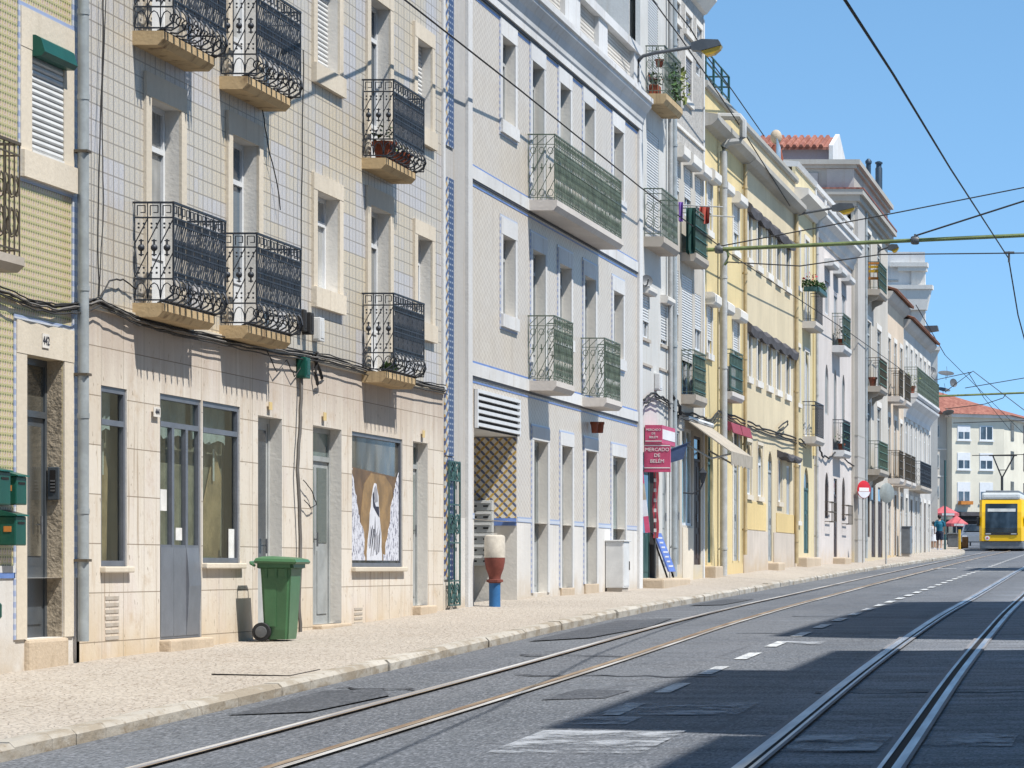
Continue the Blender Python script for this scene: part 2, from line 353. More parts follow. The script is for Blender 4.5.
def asphalt(name='asphalt', k=1.0):
    m = Mat(name, .78, 0, .35); x, y, z = m.obj()
    big = m.ramp(m.noise(.3,.09,0,5,.65), .38,.62); c = m.mix(big, (.082,.088,.097), (.118,.125,.135))
    trk = m.ramp(m.noise(1.1,.05,0,4,.6), .42,.62); c = m.mix(trk*.4, c, (.13,.132,.14))
    smear = m.ramp(m.noise(.35,2.6,0,5,.65), .55,.72); patch = m.ramp(m.noise(.33,.22,0,3), .5,.62)
    c = m.mix(smear*patch*.75, c, (.20,.215,.24)); dsm = m.ramp(m.noise(.5,3.2,7,5,.65), .58,.74); c = m.mix(dsm*.65, c, (.045,.048,.057))
    fr = m.ramp(x*x*.0+m.noise(.3,.3,3,2), .4, .62); 
    tz = m.ramp(x, -3.5, -2.7); sk = m.ramp(m.noise(.5,2.2,3,6,.75), .43,.58); c = m.mix(tz*sk*.75, c, (.20,.215,.24)); grit = m.ramp(m.noise(52,14,1,1), .50,.66); c = m.mix(grit*.45, c, (.26,.265,.29)); g2 = m.ramp(m.noise(46,12,9,1), .50,.66); c = m.mix(g2*.55, c, (.026,.028,.035))
    cr = m.ramp(m.vor(.32,.22,0), .012,.003); wob = m.ramp(m.noise(.5,.5,5,2), .46,.56); c = m.mix(cr*wob*.35, c, (.05,.05,.055))
    if k != 1: c = m.mul(1.0, c, (k,k,k*1.02))
    m.col(c); m.bump(m.noise(45,45,1,3) + m.noise(1.5,4,0,3)*2, .35, .012); m.rough(m.ramp(m.noise(.5,2.5,0,4), .35,.7,.62,.85)); reg(name, m)
asphalt()
asphalt('asphalt_patch', .62)
plain('tar', (.02,.02,.024), .6, 0, .3)
def cobble():
    m = Mat('cobble', .75, 0, .35); x, y, z = m.obj()
    e = m.vor(15,13,0); cell = m.vor(15,13,0,'F1','Color')
    sep = m.n('ShaderNodeSeparateColor'); m.nt.links.new(cell.s, sep.inputs[0]); rv = V(m, sep.outputs[0]); r2 = V(m, sep.outputs[1])
    c = m.mix(rv, (.355,.31,.26), (.415,.365,.31)); c = m.mix((r2 > .93)*.35, c, (.24,.19,.145))
    c = m.mix(m.ramp(m.noise(.4,.25,0,4,.6), .38,.68)*.55, c, (.45,.40,.34)); c = m.mix(m.ramp(m.noise(.8,.6,4,5,.7), .56,.75)*.45, c, (.30,.24,.175))
    gap = m.ramp(e, .10,.02); c = m.mix(gap*.28, c, (.17,.135,.10))
    hole = m.ramp(m.noise(34,6,2,2), .61,.68); c = m.mix(hole*.8, c, (.17,.125,.09)); h2 = m.ramp(m.noise(34,7,8,2), .55,.68); c = m.mix(h2*.2, c, (.52,.47,.40))
    m.col(c); m.bump(m.ramp(e, 0,.16)+rv*.5+m.noise(.9,.9,0,3)*2, .7, .014); reg('cobble', m)
cobble()
def kerb_m():
    m = Mat('kerbstone', .8, 0, .3); x, y, z = m.obj(); v = y/1.1; rnd = m.white(v.floor(), 1.)
    c = m.mix(rnd, (.345,.315,.27), (.43,.40,.35)); c = m.mix(m.ramp(m.noise(3,2,7,4), .42,.62)*.7, c, (.23,.185,.13)); c = m.mix((v.fract() < .012)*.5, c, (.12,.10,.08))
    pit = m.ramp(m.noise(14,8,14,3), .6,.68); c = m.mix(pit*.5, c, (.16,.12,.08))
    m.col(c); m.bump(m.noise(10,6,10,4)-(v.fract() < .022)*2, .7, .02); reg('kerbstone', m)
kerb_m()
def paint():
    m = Mat('road_paint', .7, 0, .3); w = m.ramp(m.noise(7,3,0,4,.7), .40,.62)
    c = m.mix(w, (.30,.31,.32), (.60,.61,.61)); m.col(c); reg('road_paint', m)
paint()
def railm():
    m = Mat('rail_steel', .32, .85, .5); m.col(m.mix(m.ramp(m.noise(9,.6,0,4), .35,.7), (.46,.46,.47), (.68,.68,.68))); m.rough(m.ramp(m.noise(6,.5,0,3), .3,.7,.28,.5)); reg('rail_steel', m)
railm()
def rail2():
    m = Mat('rail_worn', .45, .35, .5); m.col(m.mix(m.ramp(m.noise(9,.25,0,4), .40,.62), (.36,.32,.28), (.66,.63,.59))); reg('rail_worn', m)
rail2()
def worn():
    m = Mat('worn_paint', .75, 0, .3); w = m.ramp(m.noise(1.4,1.5,0,6,.8), .42,.62); m.col((.40,.415,.44)); m.link(w*.8, m.b.inputs['Alpha']); reg('worn_paint', m)
worn()
def rag_m():
    m = Mat('poster_rag', .7, 0, .3); f = m.ramp(m.noise(3,19,11,5,.75), .51,.59); m.col(m.mix(f, (.60,.61,.67), (.10,.10,.15))); reg('poster_rag', m)
rag_m()
def rust():
    m = Mat('rail_rust', .75, .1, .3); m.col(m.mix(m.ramp(m.noise(9,.8,0,4), .35,.7), (.17,.115,.075), (.30,.235,.165))); reg('rail_rust', m)
rust()
plaster('concrete_strip', (.21,.21,.225), stain=(.10,.10,.105), amt=.8, sc=2)

def clear_glass():
    m = Mat('clear_glass', .05); nt = m.nt; out = nt.nodes['Material Output']; tr = nt.nodes.new('ShaderNodeBsdfTransparent'); tr.inputs[0].default_value = (.80,.84,.82,1); gl = nt.nodes.new('ShaderNodeBsdfGlossy'); gl.inputs['Roughness'].default_value = .03
    fr = nt.nodes.new('ShaderNodeFresnel'); fr.inputs[0].default_value = 1.5; mx = nt.nodes.new('ShaderNodeMixShader'); gm = nt.nodes.new('ShaderNodeNewGeometry'); f = V(m, fr.outputs[0])*.9*(1-V(m, gm.outputs['Backfacing'])) + m.ramp(m.noise(2,2,1.2,4), .45,.7)*.06
    nt.links.new(f.s, mx.inputs[0]); nt.links.new(tr.outputs[0], mx.inputs[1]); nt.links.new(gl.outputs[0], mx.inputs[2]); nt.links.new(mx.outputs[0], out.inputs['Surface']); reg('clear_glass', m)
clear_glass()
plain('back_board', (.36,.33,.26), .8, 0, .4); plain('kraft', (.50,.35,.20), .85, 0, .35); plain('net_cloth', (.52,.58,.58), .9, 0, .25)
# ------------------------------------------------------------------ the setting
def ystations():
    ys = []; y = -40.0
    while y < 300: ys.append(y); y += 1.0 if y < 70 else 3.0
    return ys + [300.0]
YS = ystations()
def ribbon(mb, wl, wr, dz, mi=0, y0=-40, y1=300, zf=zr):
    ys = [y0] + [y for y in YS if y0 < y < y1] + [y1]
    vs = []; n = len(ys)
    for y in ys: vs += [(-wl(y), y, zf(y)+dz), (-wr(y), y, zf(y)+dz)]
    return mb.add(vs, [(2*i, 2*i+1, 2*i+3, 2*i+2) for i in range(n-1)], mi)
def struct(o): o['kind'] = 'structure'; return o
def zk(y): return zr(y) + .10
m = MB(); m.add([(-500,-80,-3.5),(500,-80,-3.5),(500,600,5.2),(-500,600,5.2),(-500,3000,8),(500,3000,8)], [(0,1,2,3),(3,2,5,4)])
struct(m.build('ground', 'gravel_grey'))
m = MB(); vs = []; NC = 13
for y in YS:
    a, b = -wk(y), 3.2
    for k in range(NC):
        x = a+(b-a)*k/(NC-1); vs.append((x, y, zr(y) + .012*math.sin(x*1.7+y*.11)*.5))
m.add(vs, [(i*NC+k, i*NC+k+1, (i+1)*NC+k+1, (i+1)*NC+k) for i in range(len(YS)-1) for k in range(NC-1)])
road = struct(m.build('road', 'asphalt'))
m = MB(); vs = []; NC = 7
def wend(y): return 10.6 if y < 143.4 else 45
for y in YS:
    a, b = -wend(y), -wk(y)-.10
    for k in range(NC):
        t = k/(NC-1); x = a+(b-a)*t; tt = min(1, max(0, (x+10.2)/(b+10.2)))
        vs.append((x, y, zw(y)*(1-tt)+zk(y)*tt + .006*math.sin(x*3.1+y*.9)))
m.add(vs, [(i*NC+k, i*NC+k+1, (i+1)*NC+k+1, (i+1)*NC+k) for i in range(len(YS)-1) for k in range(NC-1)])
struct(m.build('pavement', 'cobble'))
# kerb of separate stones, slightly out of line
m = MB(); y = -40.0
while y < 165:
    L = random.choice((1.2,1.6,2.2,2.6)) if y < 70 else 3.0
    j, h = random.uniform(-.02, .02), random.uniform(.0, .014); y2 = min(y+L, 165)-random.choice((.006,.01,.03))
    for (ya, yb) in ((y, y2),):
        P = []
        for yy in (ya, yb):
            a, b = -wk(yy)-.17, -wk(yy)+j; zt = zk(yy)+h+.006
            P += [(a, yy, zt), (b-.035, yy, zt), (b, yy, zt-.035), (b, yy, zr(yy)-.1), (a, yy, zr(yy)-.1)]
        m.add(P, [(0,1,6,5),(1,2,7,6),(2,3,8,7),(3,4,9,8),(0,5,9,4),(4,3,2,1,0),(5,6,7,8,9)])
    y += L
struct(m.build('kerb', 'kerbstone'))
m = MB(); ribbon(m, lambda y: -3.2, lambda y: -4.0, .12); vs = []
struct(m.build('pavement', 'cobble'))
m = MB(); ribbon(m, lambda y: -3.05, lambda y: -3.2, .13); ys = [y for y in YS]
vs = [];
for y in ys: vs += [(3.05, y, zr(y)+.13), (3.05, y, zr(y)-.1)]
m.add(vs, [(2*i, 2*i+1, 2*i+3, 2*i+2) for i in range(len(ys)-1)]); struct(m.build('kerb', 'kerbstone'))
# the four grooved rails with their bedding strips
for (fn, off, kind) in ((ra, 0, 'l'), (ra, .9, 'r'), (rb, 0, 'b'), (rb, .9, 'c')):
    c = lambda y, fn=fn, off=off: fn(y)-off
    m = MB()
    if kind in 'bl': prof = ((.12, .08, 2), (.08, .0, 0), (-.0, -.03, 1), (-.03, -.055, 0), (-.055, -.085, 2))
    else: prof = ((.10, .06, 2), (.06, .03, 0), (.03, -.03, 1), (-.03, -.09, 0), (-.09, -.12, 2))
    if kind == 'l': prof = ((.05, .0, 0), (.0, -.03, 2), (-.03, -.05, 3))
    if kind == 'r': prof = ((.10, .03, 3), (.03, .015, 1), (.015, -.04, 0))
    for a, b, mi in prof: ribbon(m, lambda y: c(y)+a, lambda y: c(y)+b, .018 if mi != 1 else .013, mi)
    struct(m.build('tram_rail', ['rail_steel' if kind in 'bc' else 'rail_worn', 'dark_inside', 'concrete_strip', 'rail_rust']))
# dashed centre line and a few stop marks
m = MB()
def mark(y0, y1, wa, wb, z=.011):
    n = 4; vs = []
    for i in range(n+1):
        y = y0+(y1-y0)*i/n; vs += [(-wa(y), y, zr(y)+z), (-wb(y), y, zr(y)+z)]
    m.add(vs, [(2*i, 2*i+1, 2*i+3, 2*i+2) for i in range(n)])
wl = interp([(0,3.97),(19,4.22),(28,4.34),(40,4.46),(60,4.85),(100,5.55),(165,6.5)])
y = 24.2
while y < 160: mark(y, y+1.35, lambda q: wl(q)+.07, lambda q: wl(q)-.07); y += 2.72
for (y0, y1, a, b) in ((92.5,93.1,5.5,4.1),(94.5,95.1,4.3,3.7),(101,101.6,6.3,4.9),(98,98.6,7.2,6.4)):
    mark(y0, y1, lambda q: a, lambda q: b)
def patch(pts, z, mat, name):
    m = MB(); m.add([(-w_, y, zr(y)+z) for w_, y in pts], [tuple(range(len(pts)))]); return m.build(name, mat, road)
for pts in (((7.3,24.2),(6.75,24.6),(6.62,26.6),(6.9,27.4),(7.35,27.2)), ((7.45,36.5),(6.9,37.5),(6.75,41),(7.0,44.5),(7.6,43.5)), ((5.2,26),(4.7,26.2),(4.65,27.2),(5.15,27.4)), ((7.9,52),(7.4,52.5),(7.45,57),(8.0,57))): patch(pts, .010, 'asphalt_patch', 'repair_patch')
for (a, b, y0, y1) in ((6.6,7.35,27.45,27.6),(5.7,6.9,33.0,33.3),(3.6,5.3,38.8,38.9),(4.2,6.2,29.2,29.6),(1.0,3.0,27.0,27.1),(3.3,5.4,45.2,45.6)):
    n = 9; vs = []
    m_ = MB()
    for i in range(n+1): w_ = a+(b-a)*i/n; y = y0+(y1-y0)*i/n+random.uniform(-.12,.12); e = random.uniform(.02,.07); vs += [(-w_, y-e, zr(y-e)+.0085), (-w_, y+e, zr(y+e)+.0085)]
    m_.add(vs, [(2*i, 2*i+1, 2*i+3, 2*i+2) for i in range(n)]); m_.build('tar_seam', 'tar', road)
lm = m.build('lane_marking', 'road_paint', road)
for (y0, y1, a, b) in ((20.6,22.6,4.5,3.45),(20.8,22.2,2.55,1.9),(21.2,22.3,1.62,1.0),(24.2,25.6,4.4,3.3),(23.2,24.0,4.6,4.0),(35.6,36.4,4.4,3.9)):
    m = MB(); mark(y0, y1, lambda q: a, lambda q: b, .014); m.build('worn_marking', 'worn_paint', road)
# ------------------------------------------------------------------ facade components
def O(xl, xr, yt, yb=None, w=W, zb=None, **k):
    d = dict(ya=PY(xl, w), yb=PY(xr, w), zt=PZ(xl, yt, w), zb=zb if zb is not None else PZ(xl, yb, w), w=w); d.update(k); return d
def OW(ya, yb, zb, zt, w=W, **k): d = dict(ya=ya, yb=yb, zb=zb, zt=zt, w=w); d.update(k); return d
REV = [.19, None]
def wall(root, mat, y0, y1, z0, z1, ops, w=W, rev=None, name='wall', revmat=None):
    rev = rev or REV[0]; x = -w; m = MB(); rm = MB(); ops = [o for o in ops if o['zt'] > z0 and o['zb'] < z1 and o['yb'] > y0 and o['ya'] < y1]
    ys = sorted({y0, y1, *[min(max(v, y0), y1) for o in ops for v in (o['ya'], o['yb'])]})
    zs = sorted({z0, z1, *[min(max(v, z0), z1) for o in ops for v in (o['zb'], o['zt'])]})
    for i in range(len(ys)-1):
        for k in range(len(zs)-1):
            yc, zc = (ys[i]+ys[i+1])/2, (zs[k]+zs[k+1])/2
            if ys[i+1]-ys[i] < 1e-5 or zs[k+1]-zs[k] < 1e-5: continue
            if any(o['ya'] < yc < o['yb'] and o['zb'] < zc < o['zt'] for o in ops): continue
            m.quad((x,ys[i],zs[k]),(x,ys[i+1],zs[k]),(x,ys[i+1],zs[k+1]),(x,ys[i],zs[k+1]))
    for o in ops:
        a, b, c, d = o['ya'], o['yb'], max(o['zb'], z0), min(o['zt'], z1); r = x-o.get('rev', rev)
        rm.quad((x,a,c),(r,a,c),(r,a,d),(x,a,d))
        if o['zt'] > z1 and o['zb'] < z0: rm.build('reveal', revmat or REV[1] or mat, root); rm = MB()
        rm.quad((x,b,c),(x,b,d),(r,b,d),(r,b,c))
        if o['zt'] <= z1: rm.quad((x,a,d),(r,a,d),(r,b,d),(x,b,d))
        if o['zb'] >= z0: rm.quad((x,a,c),(x,b,c),(r,b,c),(r,a,c))
        rm.build('reveal', revmat or REV[1] or mat, root); rm = MB()
    e = x-rev-.02
    m.quad((x,y0,z0),(x,y0,z1),(e,y0,z1),(e,y0,z0)); m.quad((x,y1,z0),(e,y1,z0),(e,y1,z1),(x,y1,z1)); m.quad((x,y0,z1),(x,y1,z1),(e,y1,z1),(e,y0,z1))
    wl_ = m.build(name, mat, root)
    for o in ops:
        if o.get('arch') and z0 < o['zt'] <= z1: arch_fill(root, o, mat, rev)
    return wl_
def arch_fill(root, o, mat, rev):
    yc, r, x = (o['ya']+o['yb'])/2, (o['yb']-o['ya'])/2, -o['w']; m = MB(); h = min(r*1.15, (o['zt']-o['zb'])*.4)
    for s in (-1, 1):
        pts = [(yc+s*r, o['zt']), (yc+s*r, o['zt']-h)] + [(yc+s*r*math.cos(t), o['zt']-h+h*math.sin(t)) for t in [math.pi/2*k/6 for k in range(1, 7)]]
        m.prism(pts, 'x', x-rev+.03, x-.002)
    m.build('arch_infill', mat, root)
def body(root, mat, y0, y1, z0, z1, w=W, rev=None, depth=9, name='side_wall'):
    m = MB(); m.box(-w-depth, -w-.215, y0+.004, y1-.004, z0, z1-.004); return m.build(name, mat, root)
def trim(root, mat, y0, y1, z0, z1, d0, d1, w=W, name='moulding'):
    m = MB(); m.box(-w+d0, -w+d1, y0, y1, z0, z1); return m.build(name, mat, root)
def cornice(root, mat, y0, y1, prof, w=W, name='cornice'):
    m = MB(); m.prism([(-w+d, z) for d, z in prof], 'y', y0, y1); return m.build(name, mat, root)
def surround(root, o, mat, sw=.12, top=.2, sill=.22, proud=.03, name='window_surround', line=None):
    x0, x1 = -o['w']+.001, -o['w']+proud; a, b, c, d = o['ya'], o['yb'], o['zb'], o['zt']; m = MB()
    m.box(x0, x1, a-sw, a, c, d); m.box(x0, x1, b, b+sw, c, d)
    m.box(x0, x1+.004, a-sw-.0, b+sw+.0, d, d+top)
    if sill: m.box(x0, x1+.035, a-sw-.01, b+sw+.01, c-sill, c)
    s = m.build(name, mat, root)
    if line:
        l = MB(); q = .04; x1 = -o['w']+.012; lo = c-(sill or 0)
        l.box(x0, x1, a-sw-q, a-sw, lo, d+top); l.box(x0, x1, b+sw, b+sw+q, lo, d+top); l.box(x0, x1, a-sw-q, b+sw+q, d+top, d+top+q)
        if sill: l.box(x0, x1, a-sw-q, b+sw+q, lo-q, lo)
        l.build('tile_border', line, s)
    return s
def window(root, o, glass='glass', frame='frame_white', rev=None, shut=0., shmat='shutter_white', panel=0., transom=0., leaves=2, fw=.055, name='window', handle=False, pane_in=.03, kick='panel'):
    rev = o.get('rev', rev or REV[0]); x = -o['w']-rev+.045; glass = 'glass_curtain' if glass in ('glass', 'glass_blue', 'glass_teal') and random.random() < .3 else glass; a, b, c, d = o['ya']+.002, o['yb']-.002, o['zb']+.002, o['zt']-.002; m = MB()
    X0, X1 = x-.045, x
    m.box(X0, X1, a, a+fw, c, d); m.box(X0, X1, b-fw, b, c, d); m.box(X0, X1, a+fw, b-fw, d-fw, d); m.box(X0, X1, a+fw, b-fw, c, c+fw)
    for k in range(1, leaves):
        yy = a+(b-a)*k/leaves; m.box(X0, X1+.004, yy-fw*.7, yy+fw*.7, c+fw, d-fw-transom)
    if transom: m.box(X0, X1+.004, a+fw, b-fw, d-fw-transom, d-transom)
    if panel:
        for k in range(leaves):
            y0 = a+(b-a)*k/leaves+fw*.9; y1 = a+(b-a)*(k+1)/leaves-fw*.9
            m.box(X0, X1-.012, y0, y1, c+fw, c+panel); 
        m.box(X0, X1+.002, a+fw, b-fw, c+panel, c+panel+fw)
    fr = m.build(name, frame, root)
    p = MB(); p.box(x-.05, x-pane_in, a+fw*.5, b-fw*.5, c+fw*.5+panel*.99, d-fw*.5); p.build('pane', glass, fr)
    if shut:
        s = MB(); z1 = d; z0 = d-(d-c)*shut; n = max(3, int((z1-z0)/.055)); h = (z1-z0)/n
        for k in range(n):
            za = z0+k*h
            s.add([(x+.02,a,za+.012),(x+.026,a,za+h*.5),(x+.02,a,za+h-.002),(x+.02,b,za+.012),(x+.026,b,za+h*.5),(x+.02,b,za+h-.002),(x+.006,a,za),(x+.006,b,za)], [(0,3,4,1),(1,4,5,2),(6,7,3,0)])
        s.box(x+.002, x+.006, a, b, z0, z1); s.box(x+.004, x+.034, a, b, z0-.03, z0); s.build('shutter', shmat, fr)
    if handle:
        hd = MB(); yy = a+(b-a)*.5+.05; zz = c+1.0; hd.bar((x+.05,yy,zz-.12),(x+.05,yy,zz+.12),.012,6); hd.bar((x,yy,zz-.1),(x+.05,yy,zz-.1),.008); hd.bar((x,yy,zz+.1),(x+.05,yy,zz+.1),.008); hd.build('handle', 'lamp_grey', fr)
    return fr
def door(root, o, mat='door_teal', glass=None, transom=.45, rev=None, leaves=2, gz=.9, name='door'):
    rev = o.get('rev', rev or REV[0]); x = -o['w']-rev+.05; a, b, c, d = o['ya']+.002, o['yb']-.002, o['zb']+.002, o['zt']-.002; m = MB(); t = d-transom if transom else d
    m.box(x-.055, x, a, a+.06, c, d); m.box(x-.055, x, b-.06, b, c, d); m.box(x-.055, x, a+.06, b-.06, d-.06, d)
    if transom: m.box(x-.055, x+.01, a+.06, b-.06, t-.06, t)
    lw = (b-a-.12)/leaves
    for k in range(leaves):
        y0 = a+.06+k*lw; y1 = y0+lw-.008
        m.box(x-.05, x-.015, y0, y1, c, t-.06)
        if glass: 
            for (p, q) in ((c+.12, c+gz-.1),): m.box(x-.015, x-.004, y0+.07, y1-.07, p, q)
        else:
            H = t-.06-c
            for (p, q) in ((.06, .3), (.36, .62), (.68, .95)): m.box(x-.015, x-.003, y0+.06, y1-.06, c+H*p, c+H*q)
    dr = m.build(name, mat, root); g = MB()
    if transom: g.box(x-.04, x-.02, a+.06, b-.06, t, d-.06)
    if glass:
        for k in range(leaves): y0 = a+.06+k*lw; g.box(x-.016, x-.008, y0+.07, y0+lw-.078, c+gz, t-.14)
    if g.f: g.build('pane', glass or 'glass', dr)
    h = MB(); yy = a+.06+lw*(1 if leaves > 1 else .85)-.05; h.bar((x+.03,yy,c+.95),(x+.03,yy,c+1.12),.012,6); h.bar((x-.01,yy,c+1.04),(x+.03,yy,c+1.04),.01); h.build('handle', 'chrome_dull', dr)
    return dr
# ---- wrought-iron railings (built once per size around a local origin: x outwards, y along the wall, z up from the slab)
def on(plane, k):
    return (lambda u, z, e=0: (k+e, u, z)) if plane == 'f' else (lambda u, z, e=0: (u, k+e, z))
def arc(mb, P, cu, cz, r, a0, a1, n, th, rz=None):
    rz = rz or r; pts = [P(cu+r*math.cos(a0+(a1-a0)*i/n), cz+rz*math.sin(a0+(a1-a0)*i/n)) for i in range(n+1)]
    for i in range(n): mb.bar(pts[i], pts[i+1], th, 4, caps=False)
def panel_a(mb, P, u0, u1, H, n, dense, zb=.03):
    m = (u1-u0)/n; t = .0065
    for z in ((zb, .24, H-.15) if not dense else (.24, H-.15)): mb.bar(P(u0, z), P(u1, z), .011)
    for k in range(n+1):
        if not dense or k % 2 == 0: mb.bar(P(u0+k*m, zb if not dense else .24), P(u0+k*m, H), t)
    for k in range(n):
        u = u0+k*m; c = u+m/2; z0, z1, z2 = .25, (H-.15+.25)/2, H-.16
        for (p, q) in (((.2,H-.13),(.2,H-.03)),((.2,H-.03),(.8,H-.03)),((.8,H-.03),(.8,H-.1)),((.8,H-.1),(.45,H-.1))):
            mb.bar(P(u+p[0]*m, p[1]), P(u+q[0]*m, q[1]), t)
        if not dense:
            mb.bar(P(u, z0), P(u+m, z1-.04), t); mb.bar(P(u, z1+.04), P(u+m, z2), t)
            for zc in (z0+.05, z1-.2, z1+.2, z2-.05): mb.ball(P(u+m*.3, zc), .013, seg=5, ring=3); mb.ball(P(u+m*.7, zc), .013, seg=5, ring=3)
            mb.ball(P(c, z1), .036, seg=8, ring=5); mb.bar(P(c, z1-.085), P(c, z1+.085), .01)
            for dz in (-.07, .07): mb.bar(P(c-.024, z1+dz), P(c+.024, z1+dz), .009)
            arc(mb, P, c, .05, m*.48, 0, math.pi, 6, t, .15)
        else:
            for zc in (z0+.015, z0+.06, z1-.03, z1+.03, z2-.05): mb.bar(P(u, zc), P(u+m, zc), .0105)
            for q in (.25, .5, .75): mb.bar(P(u+q*m, z0), P(u+q*m, z0+.06), .009); mb.bar(P(u+q*m, z1-.09), P(u+q*m, z1+.09), .010); mb.bar(P(u+q*m, z2-.05), P(u+q*m, z2), .009)
            mb.bar(P(u, z0+.06), P(u+m, z1-.05), .0095); mb.bar(P(u, z1+.05), P(u+m, z2-.05), .0095); mb.bar(P(c, z0+.06), P(c+m, z1-.05), .008) if k < n-1 else None; mb.bar(P(c, z1+.05), P(c+m, z2-.05), .008) if k < n-1 else None
def rail_a(L, D, H):
    mb = MB(); panel_a(mb, on('s', .012), .02, D, H, 3, False); panel_a(mb, on('s', L-.012), .02, D, H, 3, False); panel_a(mb, on('f', D), .012, L-.012, H, int(L/.125), True)
    mb.bar((0,.012,H),(D,.012,H),.014); mb.bar((0,L-.012,H),(D,L-.012,H),.014); mb.bar((D,0,H),(D,L,H),.016)
    for y in (.012, L-.012): mb.bar((D,y,.22),(D,y,H),.012); mb.tube([(D,y,.24),(D+.02,y,.17),(D,y,.09),(D-.1,y,.02),(D-.16,y,0)], .011, 4)
    mb.bar((D-.13,0,.02),(D-.13,L,.02),.01)
    n = int(L/.19)
    for k in range(n):   # bulging scrolls along the foot
        y = .1+(L-.2)*k/(n-1); pts = [(D,y,.25),(D+.035,y,.2),(D+.05,y,.13),(D+.02,y,.06),(D-.05,y,.02),(D-.12,y,.03)]
        mb.tube(pts, .010, 4); arc(mb, lambda u, z: (u, y, z), D-.02, .14, .045, 0, 5.2, 6, .008)
    return mb
def rail_b(L, D, H):
    mb = MB(); t = .0068
    for P, u0, u1, n, dn in ((on('s', .012), .02, D, 3, 0), (on('s', L-.012), .02, D, 3, 0), (on('f', D), .012, L-.012, max(5, int(L/.135)), 1)):
        m = (u1-u0)/n
        for z in (.04, H-.16, .36, .62) if dn else (.04, H-.16): mb.bar(P(u0, z), P(u1, z), .008)
        for k in range(n+1): mb.bar(P(u0+k*m, 0), P(u0+k*m, H), t)
        for k in range(n):
            u = u0+k*m; c = u+m/2
            mb.bar(P(u, H-.15), P(u+m, H-.02), t)
            for za, zb in ((.06, .34), (.34, .6), (.6, H-.17)): mb.bar(P(u, za), P(u+m, zb), t)
            mb.bar(P(c-.03, .52), P(c+.03, .52), .010); mb.bar(P(c, .45), P(c, .59), .010)
            arc(mb, P, c, .12, m*.36, 0, 2*math.pi, 6, t, .06); arc(mb, P, c, H-.26, m*.34, 0, 2*math.pi, 6, t, .055)
            if dn: mb.bar(P(c, .36), P(c, .62), .008); mb.bar(P(u+m, .06), P(u, .34), t); mb.bar(P(u+m, .6), P(u, H-.17), t); mb.bar(P(u+m, H-.15), P(u, H-.02), t)
    mb.bar((0,.012,H),(D,.012,H),.014); mb.bar((0,L-.012,H),(D,L-.012,H),.014); mb.bar((D,0,H),(D,L,H),.016)
    for y in (.012, L-.012): mb.bar((D,y,-.0),(D,y,H),.012)
    return mb
def rail_c(L, D, H, p=.115, curl=True):
    mb = MB(); t = .008
    for P, u0, u1 in ((on('s', .012), .02, D), (on('s', L-.012), .02, D), (on('f', D), .012, L-.012)):
        n = max(2, int((u1-u0)/p)); m = (u1-u0)/n
        for z in (.06, H-.1): mb.bar(P(u0, z), P(u1, z), .01)
        for k in range(n+1):
            mb.bar(P(u0+k*m, 0), P(u0+k*m, H), t)
            if k < n and curl: arc(mb, P, u0+(k+.5)*m, H*.62, m*.42, 0, 2*math.pi, 7, .007, .09); arc(mb, P, u0+(k+.5)*m, H*.3, m*.42, 0, 2*math.pi, 7, .007, .12)
    mb.bar((0,.012,H),(D,.012,H),.016); mb.bar((0,L-.012,H),(D,L-.012,H),.016); mb.bar((D,0,H),(D,L,H),.018)
    return mb
PROTO = {}
def balcony(root, ya, yb, z, d, t, slab, kind, mat, h=1.0, w=W, panel=None, brackets=False, name='balcony', sd=None):
    L = round(yb-ya, 2); key = (kind, L, d, h, mat)
    m = MB(); x = -w; e = sd or d+.02; m.prism([(x, z), (x+e, z), (x+e, z-t*.55), (x+e-.06, z-t), (x, z-t)], 'y', ya, ya+L-(.06 if sd else 0))
    sl = m.build(name, slab, root)
    if brackets:
        for q in (.15, .85): m = MB(); yy = ya+L*q; m.prism([(x, z-t), (x+d*.85, z-t), (x+d*.7, z-t-.12), (x+d*.25, z-t-.22), (x, z-t-.4)], 'y', yy-.07, yy+.07); m.build('bracket', slab, sl)
    if key not in PROTO:
        mb = {'a': rail_a, 'b': rail_b, 'c': rail_c, 'd': lambda L, D, H: rail_c(L, D, H, .13, False)}[kind](L, d-.02, h)
        r = mb.build('railing', mat, sl, local=True); PROTO[key] = r
    else: r = PROTO[key].copy(); COL.objects.link(r); r.parent = sl
    r.location = Vector((x, ya, z)) - wloc(sl)
    if panel:
        p = MB(); p.box(x+d-.055, x+d-.035, ya+.03, ya+L-.03, z+.04, z+h-.08)
        for k in range(4): zz = z+.1+k*(h-.2)/3; p.box(x+d-.035, x+d-.005, ya+.03, ya+L-.03, zz-.012, zz+.012)
        p.build('screen', panel, sl)
    return sl
def house(name, y0, y1, w, label, cat='house'): return thing(name, (-w, y0, zw(y0)-.3), label, cat)
def pipe(root, y, z0, z1, d=.07, r=.055, mat='zinc', w=W, name='drainpipe'):
    m = MB(); x = -w+d; m.tube([(x,y,z0),(x,y,z1)], r, 10)
    z = z0+.6
    while z < z1: m.tube([(x,y,z),(x,y,z+.05)], r+.012, 10); m.box(-w, x, y-.012, y+.012, z, z+.03); z += 2.1
    return m.build(name, mat, root)
